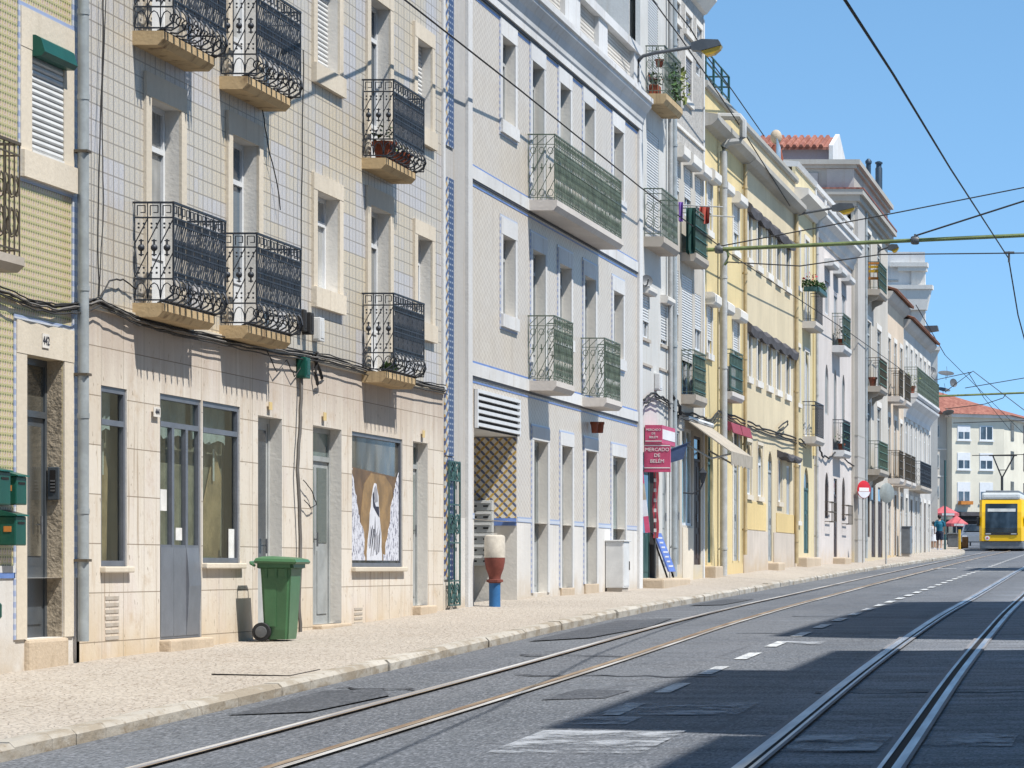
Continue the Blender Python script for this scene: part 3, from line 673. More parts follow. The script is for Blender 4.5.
# ------------------------------------------------------------------ house with green and yellow tiles (far left)
def base_z(y): return zw(y)-.3
h0 = house('tiled_house', 21, 0, W, 'narrow house clad in small green, yellow and pink tiles, left of the cream stone house')
y1 = PY(76.5); zs = 1.6
o_w = O(30, 62, 50, 153, rev=.055); o_d = O(25, 62.5, 354, zb=1.05); o_b = OW(24.9, 25.9, 4.37, 6.5); ops = [o_w, o_d, o_b, OW(22.2,23.4,1.0,3.6), OW(22.2,23.4,4.9,6.4), OW(22.2,23.4,7.6,9.1), OW(24.9,25.9,7.1,9.2), O(30,62,-245,-140)]
wall(h0, 'socle_white', 21, y1, base_z(21), zs, ops); wall(h0, 'tile_green_yellow', 21, y1, zs, 10.6, ops); body(h0, 'plaster_white', 21, y1, base_z(21), 10.6)
trim(h0, 'blue_line', 21, o_d['ya']-.27, zs, zs+.05, .001, .012); trim(h0, 'white_stone', 21, o_d['ya']-.27, zs+.05, zs+.11, .001, .014)
trim(h0, 'tile_blue_border', y1-.14, y1-.02, zs, 10.3, .001, .015); cornice(h0, 'limestone', 21, y1, [(0,10.4),(.15,10.5),(.3,10.65),(.3,10.8),(-.2,10.85)])
for o in ops[3:]: surround(h0, o, 'limestone', .2, .25, .2 if o['zb'] > 4.5 else 0, .02, line='tile_blue_border'); window(h0, o, 'glass', transom=.4)
surround(h0, o_w, 'limestone', .27, .36, .24, .02, line='tile_blue_border'); surround(h0, o_d, 'limestone', .25, .3, 0, .02, line='tile_blue_border')
surround(h0, o_b, 'limestone', .2, .25, 0, .02); window(h0, o_b, 'glass', panel=.4)
wf = window(h0, o_w, 'glass', 'door_teal', shut=.97); 
m = MB(); a, b = o_w['ya']-.0, o_w['yb']+.04; z0, z1 = o_w['zt']-.05, o_w['zt']+.14; x = -W
m.prism([(x-.04,z0),(x+.10,z0),(x+.135,z0+.04),(x+.10,z1-.03),(x+.05,z1),(x-.04,z1)], 'y', a, b); m.build('shutter_box', 'mail_green', h0)
dr = door(h0, o_d, 'steel_box', 'glass_shop', transom=.48, leaves=1, gz=.75)
m = MB(); x = -W-.14; yb = o_d['yb']
m.box(-W-.186, -W-.004, yb-.012, yb-.002, 1.05, o_d['zt']-.002); m.build('jamb_lining', 'roughcast_brown', h0)
m = MB(); m.rbox(-W-.15, -W+.05, o_d['ya']-.02, o_d['yb']+.04, .55, 1.045, .03); m.build('step', 'step_stone', h0)
balcony(h0, 24.8, 26.6, 4.37, .4, .13, 'slab_grey', 'c', 'iron_brown', .98)
# ------------------------------------------------------------------ cream stone house with blue and cream tiles
REV[1] = 'limestone_pale'
A0, A1, ZL = 29.15, PY(443.2), 4.2
hA = house('stone_shop_house', A0, 0, W, 'long house with cream stone shop fronts below and blue and cream tiles above')
g1 = O(101,127,385,566.5,rev=.06); g2 = O(160,201.3,393,640,rev=.06); g2w = OW(g2['yb']+.05, PY(240), PZ(203,563), g2['zt'], rev=.06); g3 = O(258,282,415,637); g4 = O(313,341.5,425,625); g5 = O(352,402.5,431,567,rev=.06); g6 = O(413,427.7,441,606)
opsg = [g1,g2,g2w,g3,g4,g5,g6]
f1 = [O(149,179,97,zb=4.33), O(230.5,256.5,134,zb=4.33), O(369,388.5,205,zb=4.22)]; f1w = [O(315.4,337.6,190,287.5), OW(PY(416),PY(430.5),5.09,6.28)]
up = lambda o, d=2.71: OW(o['ya'], o['yb'], o['zb']+d, o['zt']+d)
f2 = [up(o) for o in f1]; f2w = [up(o) for o in f1w]
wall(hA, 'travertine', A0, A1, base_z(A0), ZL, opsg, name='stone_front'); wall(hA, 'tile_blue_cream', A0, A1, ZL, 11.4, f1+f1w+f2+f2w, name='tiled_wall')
body(hA, 'plaster_white', A0, A1, base_z(A0), 11.4); trim(hA, 'limestone', A0, A1, ZL-.03, ZL+.03, .001, .03, name='ledge')
trim(hA, 'white_stone', A1-.13, A1, ZL+.03, 11.3, .001, .035, name='edge_strip'); cornice(hA, 'limestone', A0, A1, [(0,11.3),(.12,11.38),(.25,11.55),(.4,11.62),(.4,11.78),(-.3,11.85)])
for o in f1+f2: surround(hA, o, 'limestone', .17, .24, 0, .03); window(hA, o, 'glass_blue', panel=.55, transom=.42)
for o in f1w: surround(hA, o, 'limestone', .17, .2, .24, .03); window(hA, o, 'glass_blue', transom=.3)
for o in f2w: surround(hA, o, 'limestone', .17, .2, .24, .03); window(hA, o, 'glass_blue', shut=.97)
for k, (a, z, L) in enumerate(((30.66,4.33,1.73),(33.5,4.33,1.73),(39.5,4.21,1.66),(30.66,7.04,1.73),(33.5,7.04,1.73),(39.5,6.95,1.66))):
    balcony(hA, a, a+L, z, .425, .14, 'slab_rust', 'a', 'iron_dark', 1.0, sd=.31)
def display(o, board=True):
    a, b, c, d = o['ya'], o['yb'], o['zb'], o['zt']; x = -W-.2; m = MB(); m.box(x-.01, x, a+.02, b-.02, c+.02, d-.02); m.build('back_board', 'back_board', hA)
    m = MB(); n = 10; vs = []; zt, z0 = d-.03, d-.42
    for i in range(n+1): y = a+.06+(b-a-.12)*i/n; e = .02*(i % 2); vs += [(x+.05+e, y, z0+.03*math.sin(i)), (x+.05+e, y, zt)]
    m.add(vs, [(2*i,2*i+2,2*i+3,2*i+1) for i in range(n)]); m.build('net_curtain', 'net_cloth', hA)
    if board: m = MB(); L = b-a; m.prism([(a+L*.15,c+.05),(a+L*.85,c+.05),(a+L*.9,c+.95),(a+L*.72,c+1.25)], 'x', x+.02, x+.035); m.build('leaning_board', 'kraft', hA); m = MB(); m.box(x+.05, x+.055, a+L*.62, a+L*.66, c+.9, c+1.25); m.build('paper_strip', 'paper', hA)
def gwin(o, lv, **k): display(o, lv == 1); return window(hA, o, 'clear_glass', 'frame_grey', leaves=lv, fw=.055, **k)
gwin(g1, 1, transom=.32); fr = gwin(g2, 3, transom=.28, panel=.92)
m = MB(); a, b = g2['ya'], g2['yb']; x = -W-.012; L3 = (b-a-.11)/3
for k in range(3):
    p = a+.06+L3*k; q = p+L3-.012; bow = .03*(k == 2)
    m.prism([(x-.01,g2['zb']+.03),(x+.002,g2['zb']+.03),(x+.002+bow*.6,g2['zb']+.3),(x+.002+bow,g2['zb']+.55),(x+.002+bow*.5,g2['zb']+.8),(x+.002,g2['zb']+.95),(x-.01,g2['zb']+.95)], 'y', p, q)
m.build('kick_panel', 'panel_steel', fr)
m = MB(); x = -W-.04; m.box(x, x+.006, a+.1, a+.32, 2.28, 2.5); m.build('notice', 'paper', fr); m = MB(); m.box(x, x+.006, a+.62, a+.82, 1.98, 2.11); m.build('notice', 'paper', fr)
fw_ = gwin(g2w, 1, transom=.28); m = MB(); yb = g2w['yb']; m.box(x, x+.006, yb-.3, yb-.1, 1.78, 2.12); m.build('notice', 'paper', fw_)
door(hA, g3, 'frame_pale', 'glass_blue', transom=0, leaves=1, gz=.85); door(hA, g4, 'door_grey', 'glass_teal', transom=.35, leaves=2, gz=1.0); door(hA, g6, 'door_grey', 'glass_teal', transom=.3, leaves=1, gz=1.0)
for o in (g1, g2w, g5):
    m = MB(); m.rbox(-W-.1, -W+.06, o['ya']-.03, o['yb']+.06, o['zb']-.06, o['zb'], .012); m.build('window_sill', 'limestone', hA)
for o, h in ((g2,.16),(g3,.12),(g4,.12),(g6,.12)):
    m = MB(); m.rbox(-W-.12, -W+.12, o['ya']-.02, o['yb']+.06, o['zb']-h-.1, o['zb'], .02); m.build('step', 'step_stone', hA)
m = MB()
for k in range(7): z = 1.38-k*.065; m.box(-W, -W+.006, g1['ya']+.12, g1['ya']+.5, z, z+.035)
m.build('vent_grille', 'slab_grey', hA)
m = MB()
for k in range(5): z = 1.15-k*.06; m.box(-W, -W+.006, g5['ya']+.1, g5['ya']+.5, z, z+.03)
m.build('vent_grille', 'slab_grey', hA)
# shop window with ragged paper figure
fp = window(hA, g5, 'glass_shop', 'frame_grey', leaves=1, fw=.05, pane_in=.035)
a, b, c, d = g5['ya'], g5['yb'], g5['zb'], g5['zt']; x = -W-.042
def P5(u, v): return (a+(b-a)*u, c+(d-c)*v)
def sheet(mb, pts, x0, x1, mi=0): mb.prism([P5(*p) for p in pts], 'x', x0, x1, mi)
m = MB(); sheet(m, [(.03,.05),(.97,.05),(.97,.7),(.5,.72),(.03,.74)], x, x+.003, 4); sheet(m, [(.24,.05),(.86,.05),(.88,.4),(.84,.62),(.70,.70),(.42,.71),(.28,.62),(.22,.4)], x+.0032, x+.0045, 0)
def rag(pts, n, amp):
    out = []
    for i in range(len(pts)-1):
        for k in range(n):
            t = k/n; out.append((pts[i][0]*(1-t)+pts[i+1][0]*t+random.uniform(-amp, amp)*(k > 0), pts[i][1]*(1-t)+pts[i+1][1]*t+random.uniform(-amp, amp)*(k > 0)))
    return out + [pts[-1]]
sheet(m, rag([(.03,.74),(.09,.6),(.17,.4),(.28,.22),(.30,.05)], 5, .02) + [(.03,.05)], x+.005, x+.009, 1)
sheet(m, [(.97,.05)] + rag([(.66,.05),(.72,.2),(.80,.42),(.90,.62),(.97,.74)], 5, .02), x+.005, x+.009, 1)
sheet(m, rag([(.33,.05),(.35,.2),(.39,.4),(.44,.56),(.48,.635),(.52,.63),(.56,.54),(.58,.38),(.62,.2),(.63,.05)], 3, .008), x+.005, x+.010, 5)
sheet(m, [(.47,.6),(.5,.62),(.53,.58),(.54,.5),(.49,.49),(.465,.54)], x+.011, x+.013, 3); sheet(m, [(.44,.55),(.46,.57),(.47,.5),(.5,.46),(.56,.46),(.57,.38),(.52,.41),(.45,.46)], x+.011, x+.014, 2)
for k in range(13): u = .36+.02*k*(.9+.02*k) ; v = .08+random.uniform(0,.08); sheet(m, [(u,v),(u+.012,v),(u+.05+random.uniform(-.03,.03),v+random.uniform(.1,.28)),(u+.035,v+.14)], x+.011, x+.013, 2 if k % 2 else 3) if u < .58 else None
for k in range(0):
    u = random.choice([random.uniform(.05,.24), random.uniform(.74,.94)]); v = random.uniform(.07, .3 if .2 < u < .8 else .5); r = random.uniform(.008,.022)
    sheet(m, [(u-r,v-r*.4),(u+r*.6,v-r),(u+r,v+r*.8),(u-r*.4,v+r)], x+.010, x+.012, random.choice([2,3,3]))
m.build('window_poster', ['poster_tan','poster_rag','poster_ink','poster_grey','poster_brown','poster_white'], fp)
# ------------------------------------------------------------------ beige tiled house with green balconies
B0, B1 = PY(443.4), PY(640.3)
hB = house('beige_tiled_house', B0, 0, W, 'beige tiled house with green iron balconies and a white balustrade along its roof')
SO, CZ = 2.42, 10.3
al = O(474,517,428,zb=base_z(B0)-.1,rev=.76)
w2 = [O(501.6,514.6,35,120), OW(PY(613),PY(622.7),8.66,9.98)]; d2 = [O(531.6,543.3,60,zb=7.65), O(559.4,569.8,82,zb=7.65), O(583.6,593.5,101.6,zb=7.65)]
w1 = [O(502,514.6,234,314), O(559,570.6,263,zb=5.64), OW(PY(613),PY(622.7),5.64,6.89)]; d1 = [O(532,544.6,249,zb=4.72), O(584,595,275,zb=4.7)]
gd = [O(533,547,439.5,593), O(561,571.5,445,588), O(585,596,450,584), O(612,624.7,455.5,zb=1.42)]
allB = w2+d2+w1+d1+gd+[al]
wall(hB, 'socle_white', B0, B1, base_z(B0), SO, allB, name='socle'); wall(hB, 'tile_beige', PY(465), B1, SO, CZ+.05, allB, name='tiled_wall'); wall(hB, 'plaster_grey', B0, PY(465), SO, CZ+.05, [], name='pilaster')
m = MB(); bx = -W-.215
m.box(bx-9, bx, B0+.004, B1-.004, 3.9, CZ+.3); m.box(bx-9, bx, B0+.004, PY(470), base_z(B0), 3.9); m.box(bx-9, bx, PY(521), B1-.004, base_z(B0), 3.9); m.box(bx-9, -W-.79, PY(470), PY(521), base_z(B0), 3.9); m.build('side_wall', 'plaster_white', hB)
trim(hB, 'tile_blue_gold', PY(444), PY(452.5), 3.3, 7.3, .001, .02, name='tile_strip'); trim(hB, 'tile_blue_gold', PY(444), PY(452.5), 7.75, CZ-.1, .001, .02, name='tile_strip'); trim(hB, 'tile_blue_gold', PY(444), PY(452.5), SO-.9, 3.28, .001, .02, name='tile_strip')
trim(hB, 'white_stone', PY(465), PY(469.3), base_z(B0), CZ, .001, .05, name='edge_strip'); trim(hB, 'white_stone', PY(637), B1, base_z(B0), CZ, .001, .05, name='edge_strip')
ya, yb = PY(469.5), PY(636.9)
for z in (4.55, 7.48):
    trim(hB, 'white_stone', ya, yb, z, z+.19, .001, .03, name='belt_course'); trim(hB, 'dark_line', ya, yb, z-.035, z-.002, .001, .02, name='belt_line'); trim(hB, 'blue_line', ya, yb, z-.10, z-.075, .001, .006, name='belt_line'); trim(hB, 'blue_line', ya, yb, z+.192, z+.225, .001, .006, name='belt_line')
segs = [(ya, al['ya']), (al['yb'], gd[0]['ya']-.14)] + [(gd[k]['yb']+.14, gd[k+1]['ya']-.14) for k in range(3)] + [(gd[3]['yb']+.14, yb)]
for p, q in segs: trim(hB, 'tile_blue_border', p, q, SO-.0, SO+.08, .001, .008, name='belt_line')
trim(hB, 'dark_line', ya, yb, CZ-.04, CZ-.002, .001, .03, name='belt_line'); trim(hB, 'blue_line', ya, yb, CZ-.11, CZ-.07, .001, .006, name='belt_line')
cornice(hB, 'white_stone', B0, B1, [(0,CZ),(.06,CZ),(.06,10.42),(.08,10.45),(.09,10.52),(.13,10.64),(.22,10.76),(.22,10.82),(.26,10.84),(.26,10.93),(-.3,10.98)])
pan = [(45.2,47.2),(48.1,50.2),(51.0,53.0),(54.4,56.2),(57.1,60.0)]
m = MB(); m.box(-W-.25, -W+.02, B0, B1, 10.981, 11.18); m.box(-W-.27, -W+.06, B0, B1, 11.75, 11.92); yy = [B0]+[v for p in pan for v in p]+[B1]
for k in range(0, len(yy), 2): m.box(-W-.25, -W+.015, yy[k], yy[k+1], 11.18, 11.75)
for p, q in pan: m.box(-W-.2, -W-.1, p, q, 11.18, 11.75)
m.build('parapet', 'white_stone', hB); m = MB()
for p, q in pan:
    n = int((q-p)/.1); u = (q-p)/n
    for k in range(n):
        for r in range(4): zc = 11.18+.57*r/4; m.bar((-W-.08,p+k*u,zc),(-W-.08,p+(k+1)*u,zc+.142),.014); m.bar((-W-.08,p+(k+1)*u,zc),(-W-.08,p+k*u,zc+.142),.014)
m.build('balustrade', 'limestone_pale', hB)
for o in w2+w1: surround(hB, o, 'white_stone', .14, .26, .2, .02, line='tile_blue_border'); window(hB, o, 'glass_blue', 'frame_pale', transom=.3)
for o in d2+d1: surround(hB, o, 'white_stone', .14, .26, 0, .02, line='tile_blue_border'); window(hB, o, 'glass_teal', 'frame_pale', panel=.5, transom=.3)
for o in gd: surround(hB, o, 'white_stone', .14, .22, 0, .022, line='tile_blue_border'); door(hB, o, 'door_grey', 'glass_teal', transom=.0, leaves=2, gz=.85)
for o in gd[1:]:
    m = MB(); m.rbox(-W-.1, -W+.04, o['ya']-.1, o['yb']+.1, o['zb']-.35, o['zb'], .015); m.build('step', 'step_stone', hB)
balcony(hB, 49.9, 56.1, 7.65, .46, .17, 'slab_white', 'b', 'iron_green', 1.06); balcony(hB, 49.9, 51.5, 4.72, .45, .16, 'slab_white', 'b', 'iron_green', 1.05); balcony(hB, 54.5, 56.1, 4.7, .44, .16, 'slab_white', 'b', 'iron_green', 1.05)
# porch lining, louvre above it
m = MB(); yb = al['yb']; m.box(-W-.75, -W-.01, yb-.02, yb-.002, SO+.06, 3.76); pl = m.build('porch_tiles', 'tile_rhombus', hB); m = MB(); m.box(-W-.75, -W-.01, yb-.024, yb-.002, SO-.06, SO+.058); m.build('tile_border', 'blue_line', pl)
m = MB(); m.box(-W-.755, -W-.74, al['ya']+.01, yb-.03, .8, 3.76); m.build('porch_door', 'door_grey', hB)
m = MB(); a, b, z0, z1 = al['ya']-.02, al['yb']+.02, 3.78, 4.36; m.box(-W+.001, -W+.012, a, b, z0, z1, 1)
m.box(-W+.001, -W+.06, a, a+.06, z0, z1); m.box(-W+.001, -W+.06, b-.06, b, z0, z1)
for k in range(6): z = z0+.03+k*.1; m.box(-W+.013, -W+.06, a+.06, b-.06, z, z+.05)
m.build('louvre', ['frame_white', 'dark_inside'], hB)
gt = MB(); ga, gb = PY(445.5), PY(456.5)
P = lambda u, z: (-W+.05, ga+(gb-ga)*u, z)
for u in (0, .5, 1): gt.bar(P(u,1.15), P(u,3.22), .016)
for z in (1.15,1.5,2.05,2.6,2.95,3.22): gt.bar(P(0,z), P(1,z), .014)
for z in (1.32,2.32,3.08):
    for u in (.25,.75): arc(gt, P, u, z, .22, 0, 6.283, 8, .012, .14); arc(gt, P, u, z, .12, 0, 6.283, 6, .012, .07)
    gt.bar(P(0,z-.15), P(1,z+.15), .01); gt.bar(P(1,z-.15), P(0,z+.15), .01)
gt.build('iron_grille', 'door_teal', hB)
# ------------------------------------------------------------------ generic row house
def facade(root, spec):
    for s in spec:
        o = s[0]; k = dict(s[1]); kind = k.pop('kind', 'w'); sr = k.pop('sur', None)
        if sr: surround(root, o, *sr)
        if kind == 'w': window(root, o, **k)
        elif kind == 'd': door(root, o, **k)
def hood(root, o, mat='limestone_pale', d=.22, h=.16, wd=.1):
    m = MB(); x = -o['w']; z = o['zt']-.06; d = d*.75; m.prism([(x,z),(x+d*.8,z),(x+d,z+.06),(x+d,z+h*.8),(x+d*.7,z+h),(x,z+h)], 'y', o['ya']-wd, o['yb']+wd); return m.build('shutter_box', mat, root)
# white narrow house
C0, C1 = B1, PY(671.6)
REV[0] = .075; REV[1] = None
hC = house('white_house', C0, 0, W, 'tall plain white house above the red market sign')
c_t, c_m = OW(PY(648),PY(658),11.14,13.2), OW(PY(647),PY(658.6),8.27,10.46); cl, cr = O(641.8,648.6,290,337), O(661,667,300,344); cs = O(643,658.6,452,zb=1.48); cu = OW(PY(662.5),PY(667),1.7,4.3)
ops = [c_t,c_m,cl,cr,cs,cu]
wall(hC, 'plaster_white', C0, C1, base_z(C0), 14.3, ops); body(hC, 'plaster_white', C0, C1, base_z(C0), 14.3); cornice(hC, 'limestone_pale', C0, C1, [(0,14.2),(.1,14.25),(.25,14.4),(.25,14.55),(-.3,14.6)])
window(hC, c_t, shut=.75); window(hC, c_m, shut=.97); window(hC, cl, 'glass', shut=.6); window(hC, cr, 'glass', shut=.85); hood(hC, cl); hood(hC, cr)
for o in (cl, cr): trim(hC, 'slab_grey', o['ya']-.1, o['yb']+.1, o['zb']-.06, o['zb'], .001, .04, name='window_sill'); trim(hC, 'slab_grey', o['ya']-.25, o['yb']+.3, o['zb']-.55, o['zb']-.5, .001, .03, name='moulding')
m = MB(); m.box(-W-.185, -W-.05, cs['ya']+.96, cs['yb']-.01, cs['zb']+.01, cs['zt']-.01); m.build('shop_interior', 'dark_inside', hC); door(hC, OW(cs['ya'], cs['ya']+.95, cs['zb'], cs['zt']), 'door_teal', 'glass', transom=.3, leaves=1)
door(hC, cu, 'door_grey', transom=.3, leaves=1)
balcony(hC, 61.4, 63.5, 11.14, .4, .2, 'slab_rust', 'c', 'iron_green', .95); balcony(hC, 61.2, 63.2, 8.27, .38, .2, 'slab_grey', 'c', 'iron_green', .95)
pipe(hC, PY(666), 4.5, 14.2, .09, .05, 'pipe_grey'); pipe(hC, PY(669.5), 1.5, 14.2, .1, .06, 'zinc')
m = MB(); m.rbox(-W-.1, -W+.45, PY(641.3), PY(669), 1.0, 1.47, .04); m.build('step', 'step_stone', hC)
# roughcast house
D0 = PY(703.6); hD = house('roughcast_house', C1, 0, W, 'grey roughcast house with white shutter boxes, between the white house and the yellow house')
ops, spec = [], []
def add(o, **k): ops.append(o); spec.append((o, k)); return o
xs3 = ((675,679),(684.5,690.8),(695.6,701))
for a, b in xs3: add(OW(PY(a),PY(b),13.32,13.7), leaves=1)
add(OW(PY(675),PY(678.6),12.65,12.95), leaves=1); add(OW(PY(684.5),PY(690.8),11.83,12.75), shut=.9, shmat='shutter_grey'); add(OW(PY(696),PY(701),12.62,12.9), leaves=1)
r2 = [add(OW(PY(a),PY(b),9.3,10.42), shut=.62) for a, b in xs3]
dC = add(OW(PY(682),PY(692.5),5.4,8.0), shut=.7); add(OW(PY(674.4),PY(678.4),6.5,8.0), shut=.6); add(OW(PY(695),PY(701),6.5,7.75), shut=.6)
dM = add(OW(PY(683),PY(691),8.43,10.3-1.2), leaves=2) if False else None
add(OW(PY(675.4),PY(680),1.75,4.6), kind='d', mat='door_grey', transom=.4, leaves=1); add(OW(PY(682),PY(692.4),2.6,4.7), glass='glass_teal', leaves=2); add(OW(PY(694),PY(701),1.75,4.6), kind='d', mat='door_brown', transom=.5)
wall(hD, 'plaster_pale', C1, D0, base_z(C1), 10.76, ops); wall(hD, 'roughcast', C1, D0, 10.76, 14.3, ops, name='roughcast_wall'); body(hD, 'roughcast', C1, D0, base_z(C1), 14.3)
for a, b in xs3: surround(hD, OW(PY(a),PY(b),13.32,13.7), 'limestone_pale', .1, .12, .12)
surround(hD, OW(PY(684.5),PY(690.8),11.83,12.75), 'limestone_pale', .1, .12, .12); facade(hD, spec)
for o in r2: hood(hD, o, d=.3, h=.3, wd=.18)
cornice(hD, 'limestone_pale', C1, D0, [(0,14.1),(.08,14.14),(.2,14.3),(.3,14.42),(.3,14.6),(-.3,14.65)])
trim(hD, 'limestone_pale', C1, D0, 11.05, 11.12, .001, .04, name='belt_course'); trim(hD, 'white_stone', D0-.16, D0, base_z(C1), 14, .001, .03, name='edge_strip')
balcony(hD, 65.9, 67.8, 8.43, .32, .18, 'slab_grey', 'd', 'iron_green', .95, panel='green_panel'); balcony(hD, 66.0, 67.7, 5.4, .3, .2, 'slab_grey', 'c', 'iron_green', .95, panel='green_panel')
trim(hD, 'limestone', PY(682), PY(692.4), 1.4, 2.55, .001, .02, name='wall_panel')
# ------------------------------------------------------------------ yellow house with a roof railing
E0 = PY(743); hE = house('yellow_house', D0, 0, W, 'bright yellow house with a grey drainpipe, grey eave and steel railing on its roof')
ops, spec = [], []
xs = ((706.4,711.2),(719.5,724.7),(732.5,738.2))
r2 = [add(OW(PY(a),PY(b),9.35,10.5), shut=.6, glass='glass_teal', sur=('limestone_pale',.1,.1,.14)) for a, b in xs]
r1 = [add(OW(PY(xs[0][0]),PY(xs[0][1]),6.55,7.7), shut=.7, sur=('limestone_pale',.1,.1,.14)), add(OW(PY(719.5),PY(724.7),5.85,7.7), shut=.8, sur=('limestone_pale',.1,.1,0)), add(OW(PY(732.5),PY(738.2),6.55,7.7), shut=.65, sur=('limestone_pale',.1,.1,.14))]
add(OW(PY(706.4),PY(711.4),1.8,5.0), kind='d', mat='door_teal', transom=.9, sur=('plaster_straw',.1,.1,0)); add(OW(PY(720.4),PY(725.2),1.85,5.0), kind='d', mat='door_grey', transom=.9, sur=('limestone_pale',.1,.1,0)); add(OW(PY(732.8),PY(738),1.85,5.0), kind='d', mat='door_grey', transom=.9, sur=('limestone_pale',.1,.1,0))
wall(hE, 'plaster_yellow', D0, E0, base_z(D0), 12.5, ops); body(hE, 'plaster_cream', D0, E0, base_z(D0), 12.5); facade(hE, spec)
for o in r2+r1: hood(hE, o, d=.3, h=.28, wd=.16)
cornice(hE, 'stone_grey', D0, E0, [(0,11.62),(.18,11.66),(.32,11.78),(.32,11.9),(0,11.94)], name='eave'); cornice(hE, 'stone_grey', D0, E0, [(0,12.5),(.06,12.5),(.1,12.56),(.1,12.66),(-.35,12.7),(-.35,12.5)], name='coping')
balcony(hE, 71.8, 73.9, 5.8, .28, .18, 'slab_white', 'd', 'iron_green', .98, panel='green_panel')
pp = pipe(hE, PY(717.6), 1.5, 11.35, .14, .085, 'pipe_grey')
m = MB(); y = PY(717.6); x = -W+.14; m.tube([(x,y,11.3),(x,y,11.45),(x+.1,y,11.55),(x+.38,y,11.58),(x+.45,y,11.68),(x+.45,y,12.05),(x+.38,y,12.15),(x-.14,y,12.16)], .085, 8); m.build('pipe_bend', 'pipe_grey', pp)
pipe(hE, PY(742), 2, 11.6, .08, .05, 'pipe_yellow')
for a in (705,713,720,728,736): pass
m = MB(); ys = [PY(v) for v in (706,712,720,728,735)]; x = -W-.15
for y in ys: m.bar((x,y,12.68),(x,y,13.55),.03,6)
for z in (13.0,13.3,13.55): m.bar((x,ys[0],z),(x,ys[-1],z),.022,6)
for z in (13.0,13.3,13.55): m.bar((x,ys[-1],z),(x-1.6,ys[-1],z),.022,6)
m.build('roof_railing', 'rail_green', hE)
m = MB(); m.rbox(-W-.1, -W+.25, PY(705), PY(712.5), 1.25, 1.72, .03); m.build('step', 'step_stone', hE)
# ------------------------------------------------------------------ cream house with dark window hoods
F0 = PY(795.4); hF = house('cream_house', E0, 0, W, 'cream house with rows of windows under dark sagging hoods and small arched ground floor windows')
ops, spec = [], []
xs = ((747.4,750.4),(756.6,760.5),(767,770.8),(776,779.8),(785.3,789))
for a, b in xs: add(OW(PY(a),PY(b),9.4,10.5), glass='glass_car', frame='door_grey', sur=('limestone_pale',.16,.06,.16))
for a, b in xs: add(OW(PY(a),PY(b),6.45,7.5), glass='glass_car', frame='door_grey', sur=('limestone_pale',.16,.06,.16))
for a, b in ((745.6,751),(757,762)): add(OW(PY(a),PY(b),3.5,4.82,arch=True), glass='glass_teal', frame='frame_white', transom=.45, sur=('limestone',.08,.08,.12))
add(OW(PY(768),PY(772.2),1.86,4.75,arch=True), kind='d', mat='door_grey', transom=.5); add(OW(PY(777.4),PY(781.4),3.45,4.6), glass='glass', sur=('limestone',.08,.08,.12)); add(OW(PY(786.5),PY(790.2),3.1,4.5), glass='glass_teal', frame='frame_white')
wall(hF, 'plaster_cream', E0, F0, base_z(E0), 12.5, ops); body(hF, 'plaster_cream', E0, F0, base_z(E0), 12.5); facade(hF, spec)
def droop(root, y0, y1, z, n, d=.17, t=.32):
    m = MB(); L = (y1-y0)/n; vs = []; N = n*12+1
    for i in range(N):
        y = y0+(y1-y0)*i/(N-1); s = abs(math.sin(math.pi*i/12)); zz = z-.05*s
        vs += [(-W+.002,y,zz),(-W+d,y,zz-.12-.03*s),(-W+d-.02,y,zz-t-.04*s),(-W+.002,y,zz-t)]
    m.add(vs, [(4*i+k, 4*i+(k+1)%4, 4*i+4+(k+1)%4, 4*i+4+k) for i in range(N-1) for k in range(4)] + [(0,1,2,3),(4*N-1,4*N-2,4*N-3,4*N-4)])
    return m.build('window_hood', 'hood_grey', root)
droop(hF, PY(746), PY(791), 10.82, 5, .15, .3); droop(hF, PY(746), PY(794), 7.84, 5, .15, .3); droop(hF, PY(777), PY(792), 4.85, 2, .3, .2)
cornice(hF, 'stone_grey', E0, F0, [(0,11.6),(.18,11.64),(.32,11.76),(.32,11.88),(0,11.92)], name='eave'); cornice(hF, 'stone_grey', E0, F0, [(0,12.5),(.06,12.5),(.1,12.56),(.1,12.66),(-.35,12.7),(-.35,12.5)], name='coping')
trim(hF, 'socle_pink', E0, PY(767), 1.2, 2.62, .001, .03, name='socle'); trim(hF, 'socle_pink', PY(773), F0, 1.2, 2.62, .001, .03, name='socle'); trim(hF, 'yellow_panel', E0+.15, PY(765.5), 2.64, 3.35, .001, .02, name='wall_panel'); trim(hF, 'yellow_panel', PY(776), F0-.3, 2.64, 3.15, .001, .02, name='wall_panel')
pipe(hF, PY(793.6), 1.8, 11.6, .08, .06, 'pipe_yellow')
m = MB(); m.rbox(-W-.1, -W+.32, PY(767), PY(773), 1.3, 1.82, .04); m.build('step', 'step_stone', hF)
# ------------------------------------------------------------------ straw yellow narrow house
G0 = PY(814.4); hG = house('straw_house', F0, 0, W, 'narrow straw yellow house with two small balconies, the upper one crowned with plants')
ops, spec = [], []
add(OW(PY(796.2),PY(799.6),9.67,11.25), glass='glass_white', sur=('limestone_pale',.15,.12,.12)); add(OW(PY(804.6),PY(808.2),8.8,11.2), glass='glass_white', sur=('limestone_pale',.15,.12,0))
add(OW(PY(796.2),PY(799.6),6.35,7.95,arch=True), glass='glass_white', sur=('limestone_pale',.15,.12,.12)); add(OW(PY(804.4),PY(808.2),5.5,7.95,arch=True), glass='glass_white', sur=('limestone_pale',.15,.12,0))
add(OW(PY(796.2),PY(799.4),3.0,4.6), glass='glass_white', sur=('limestone_pale',.12,.12,.12)); add(OW(PY(803.8),PY(808.8),2.1,4.6,arch=True), kind='d', mat='door_teal', transom=.6)
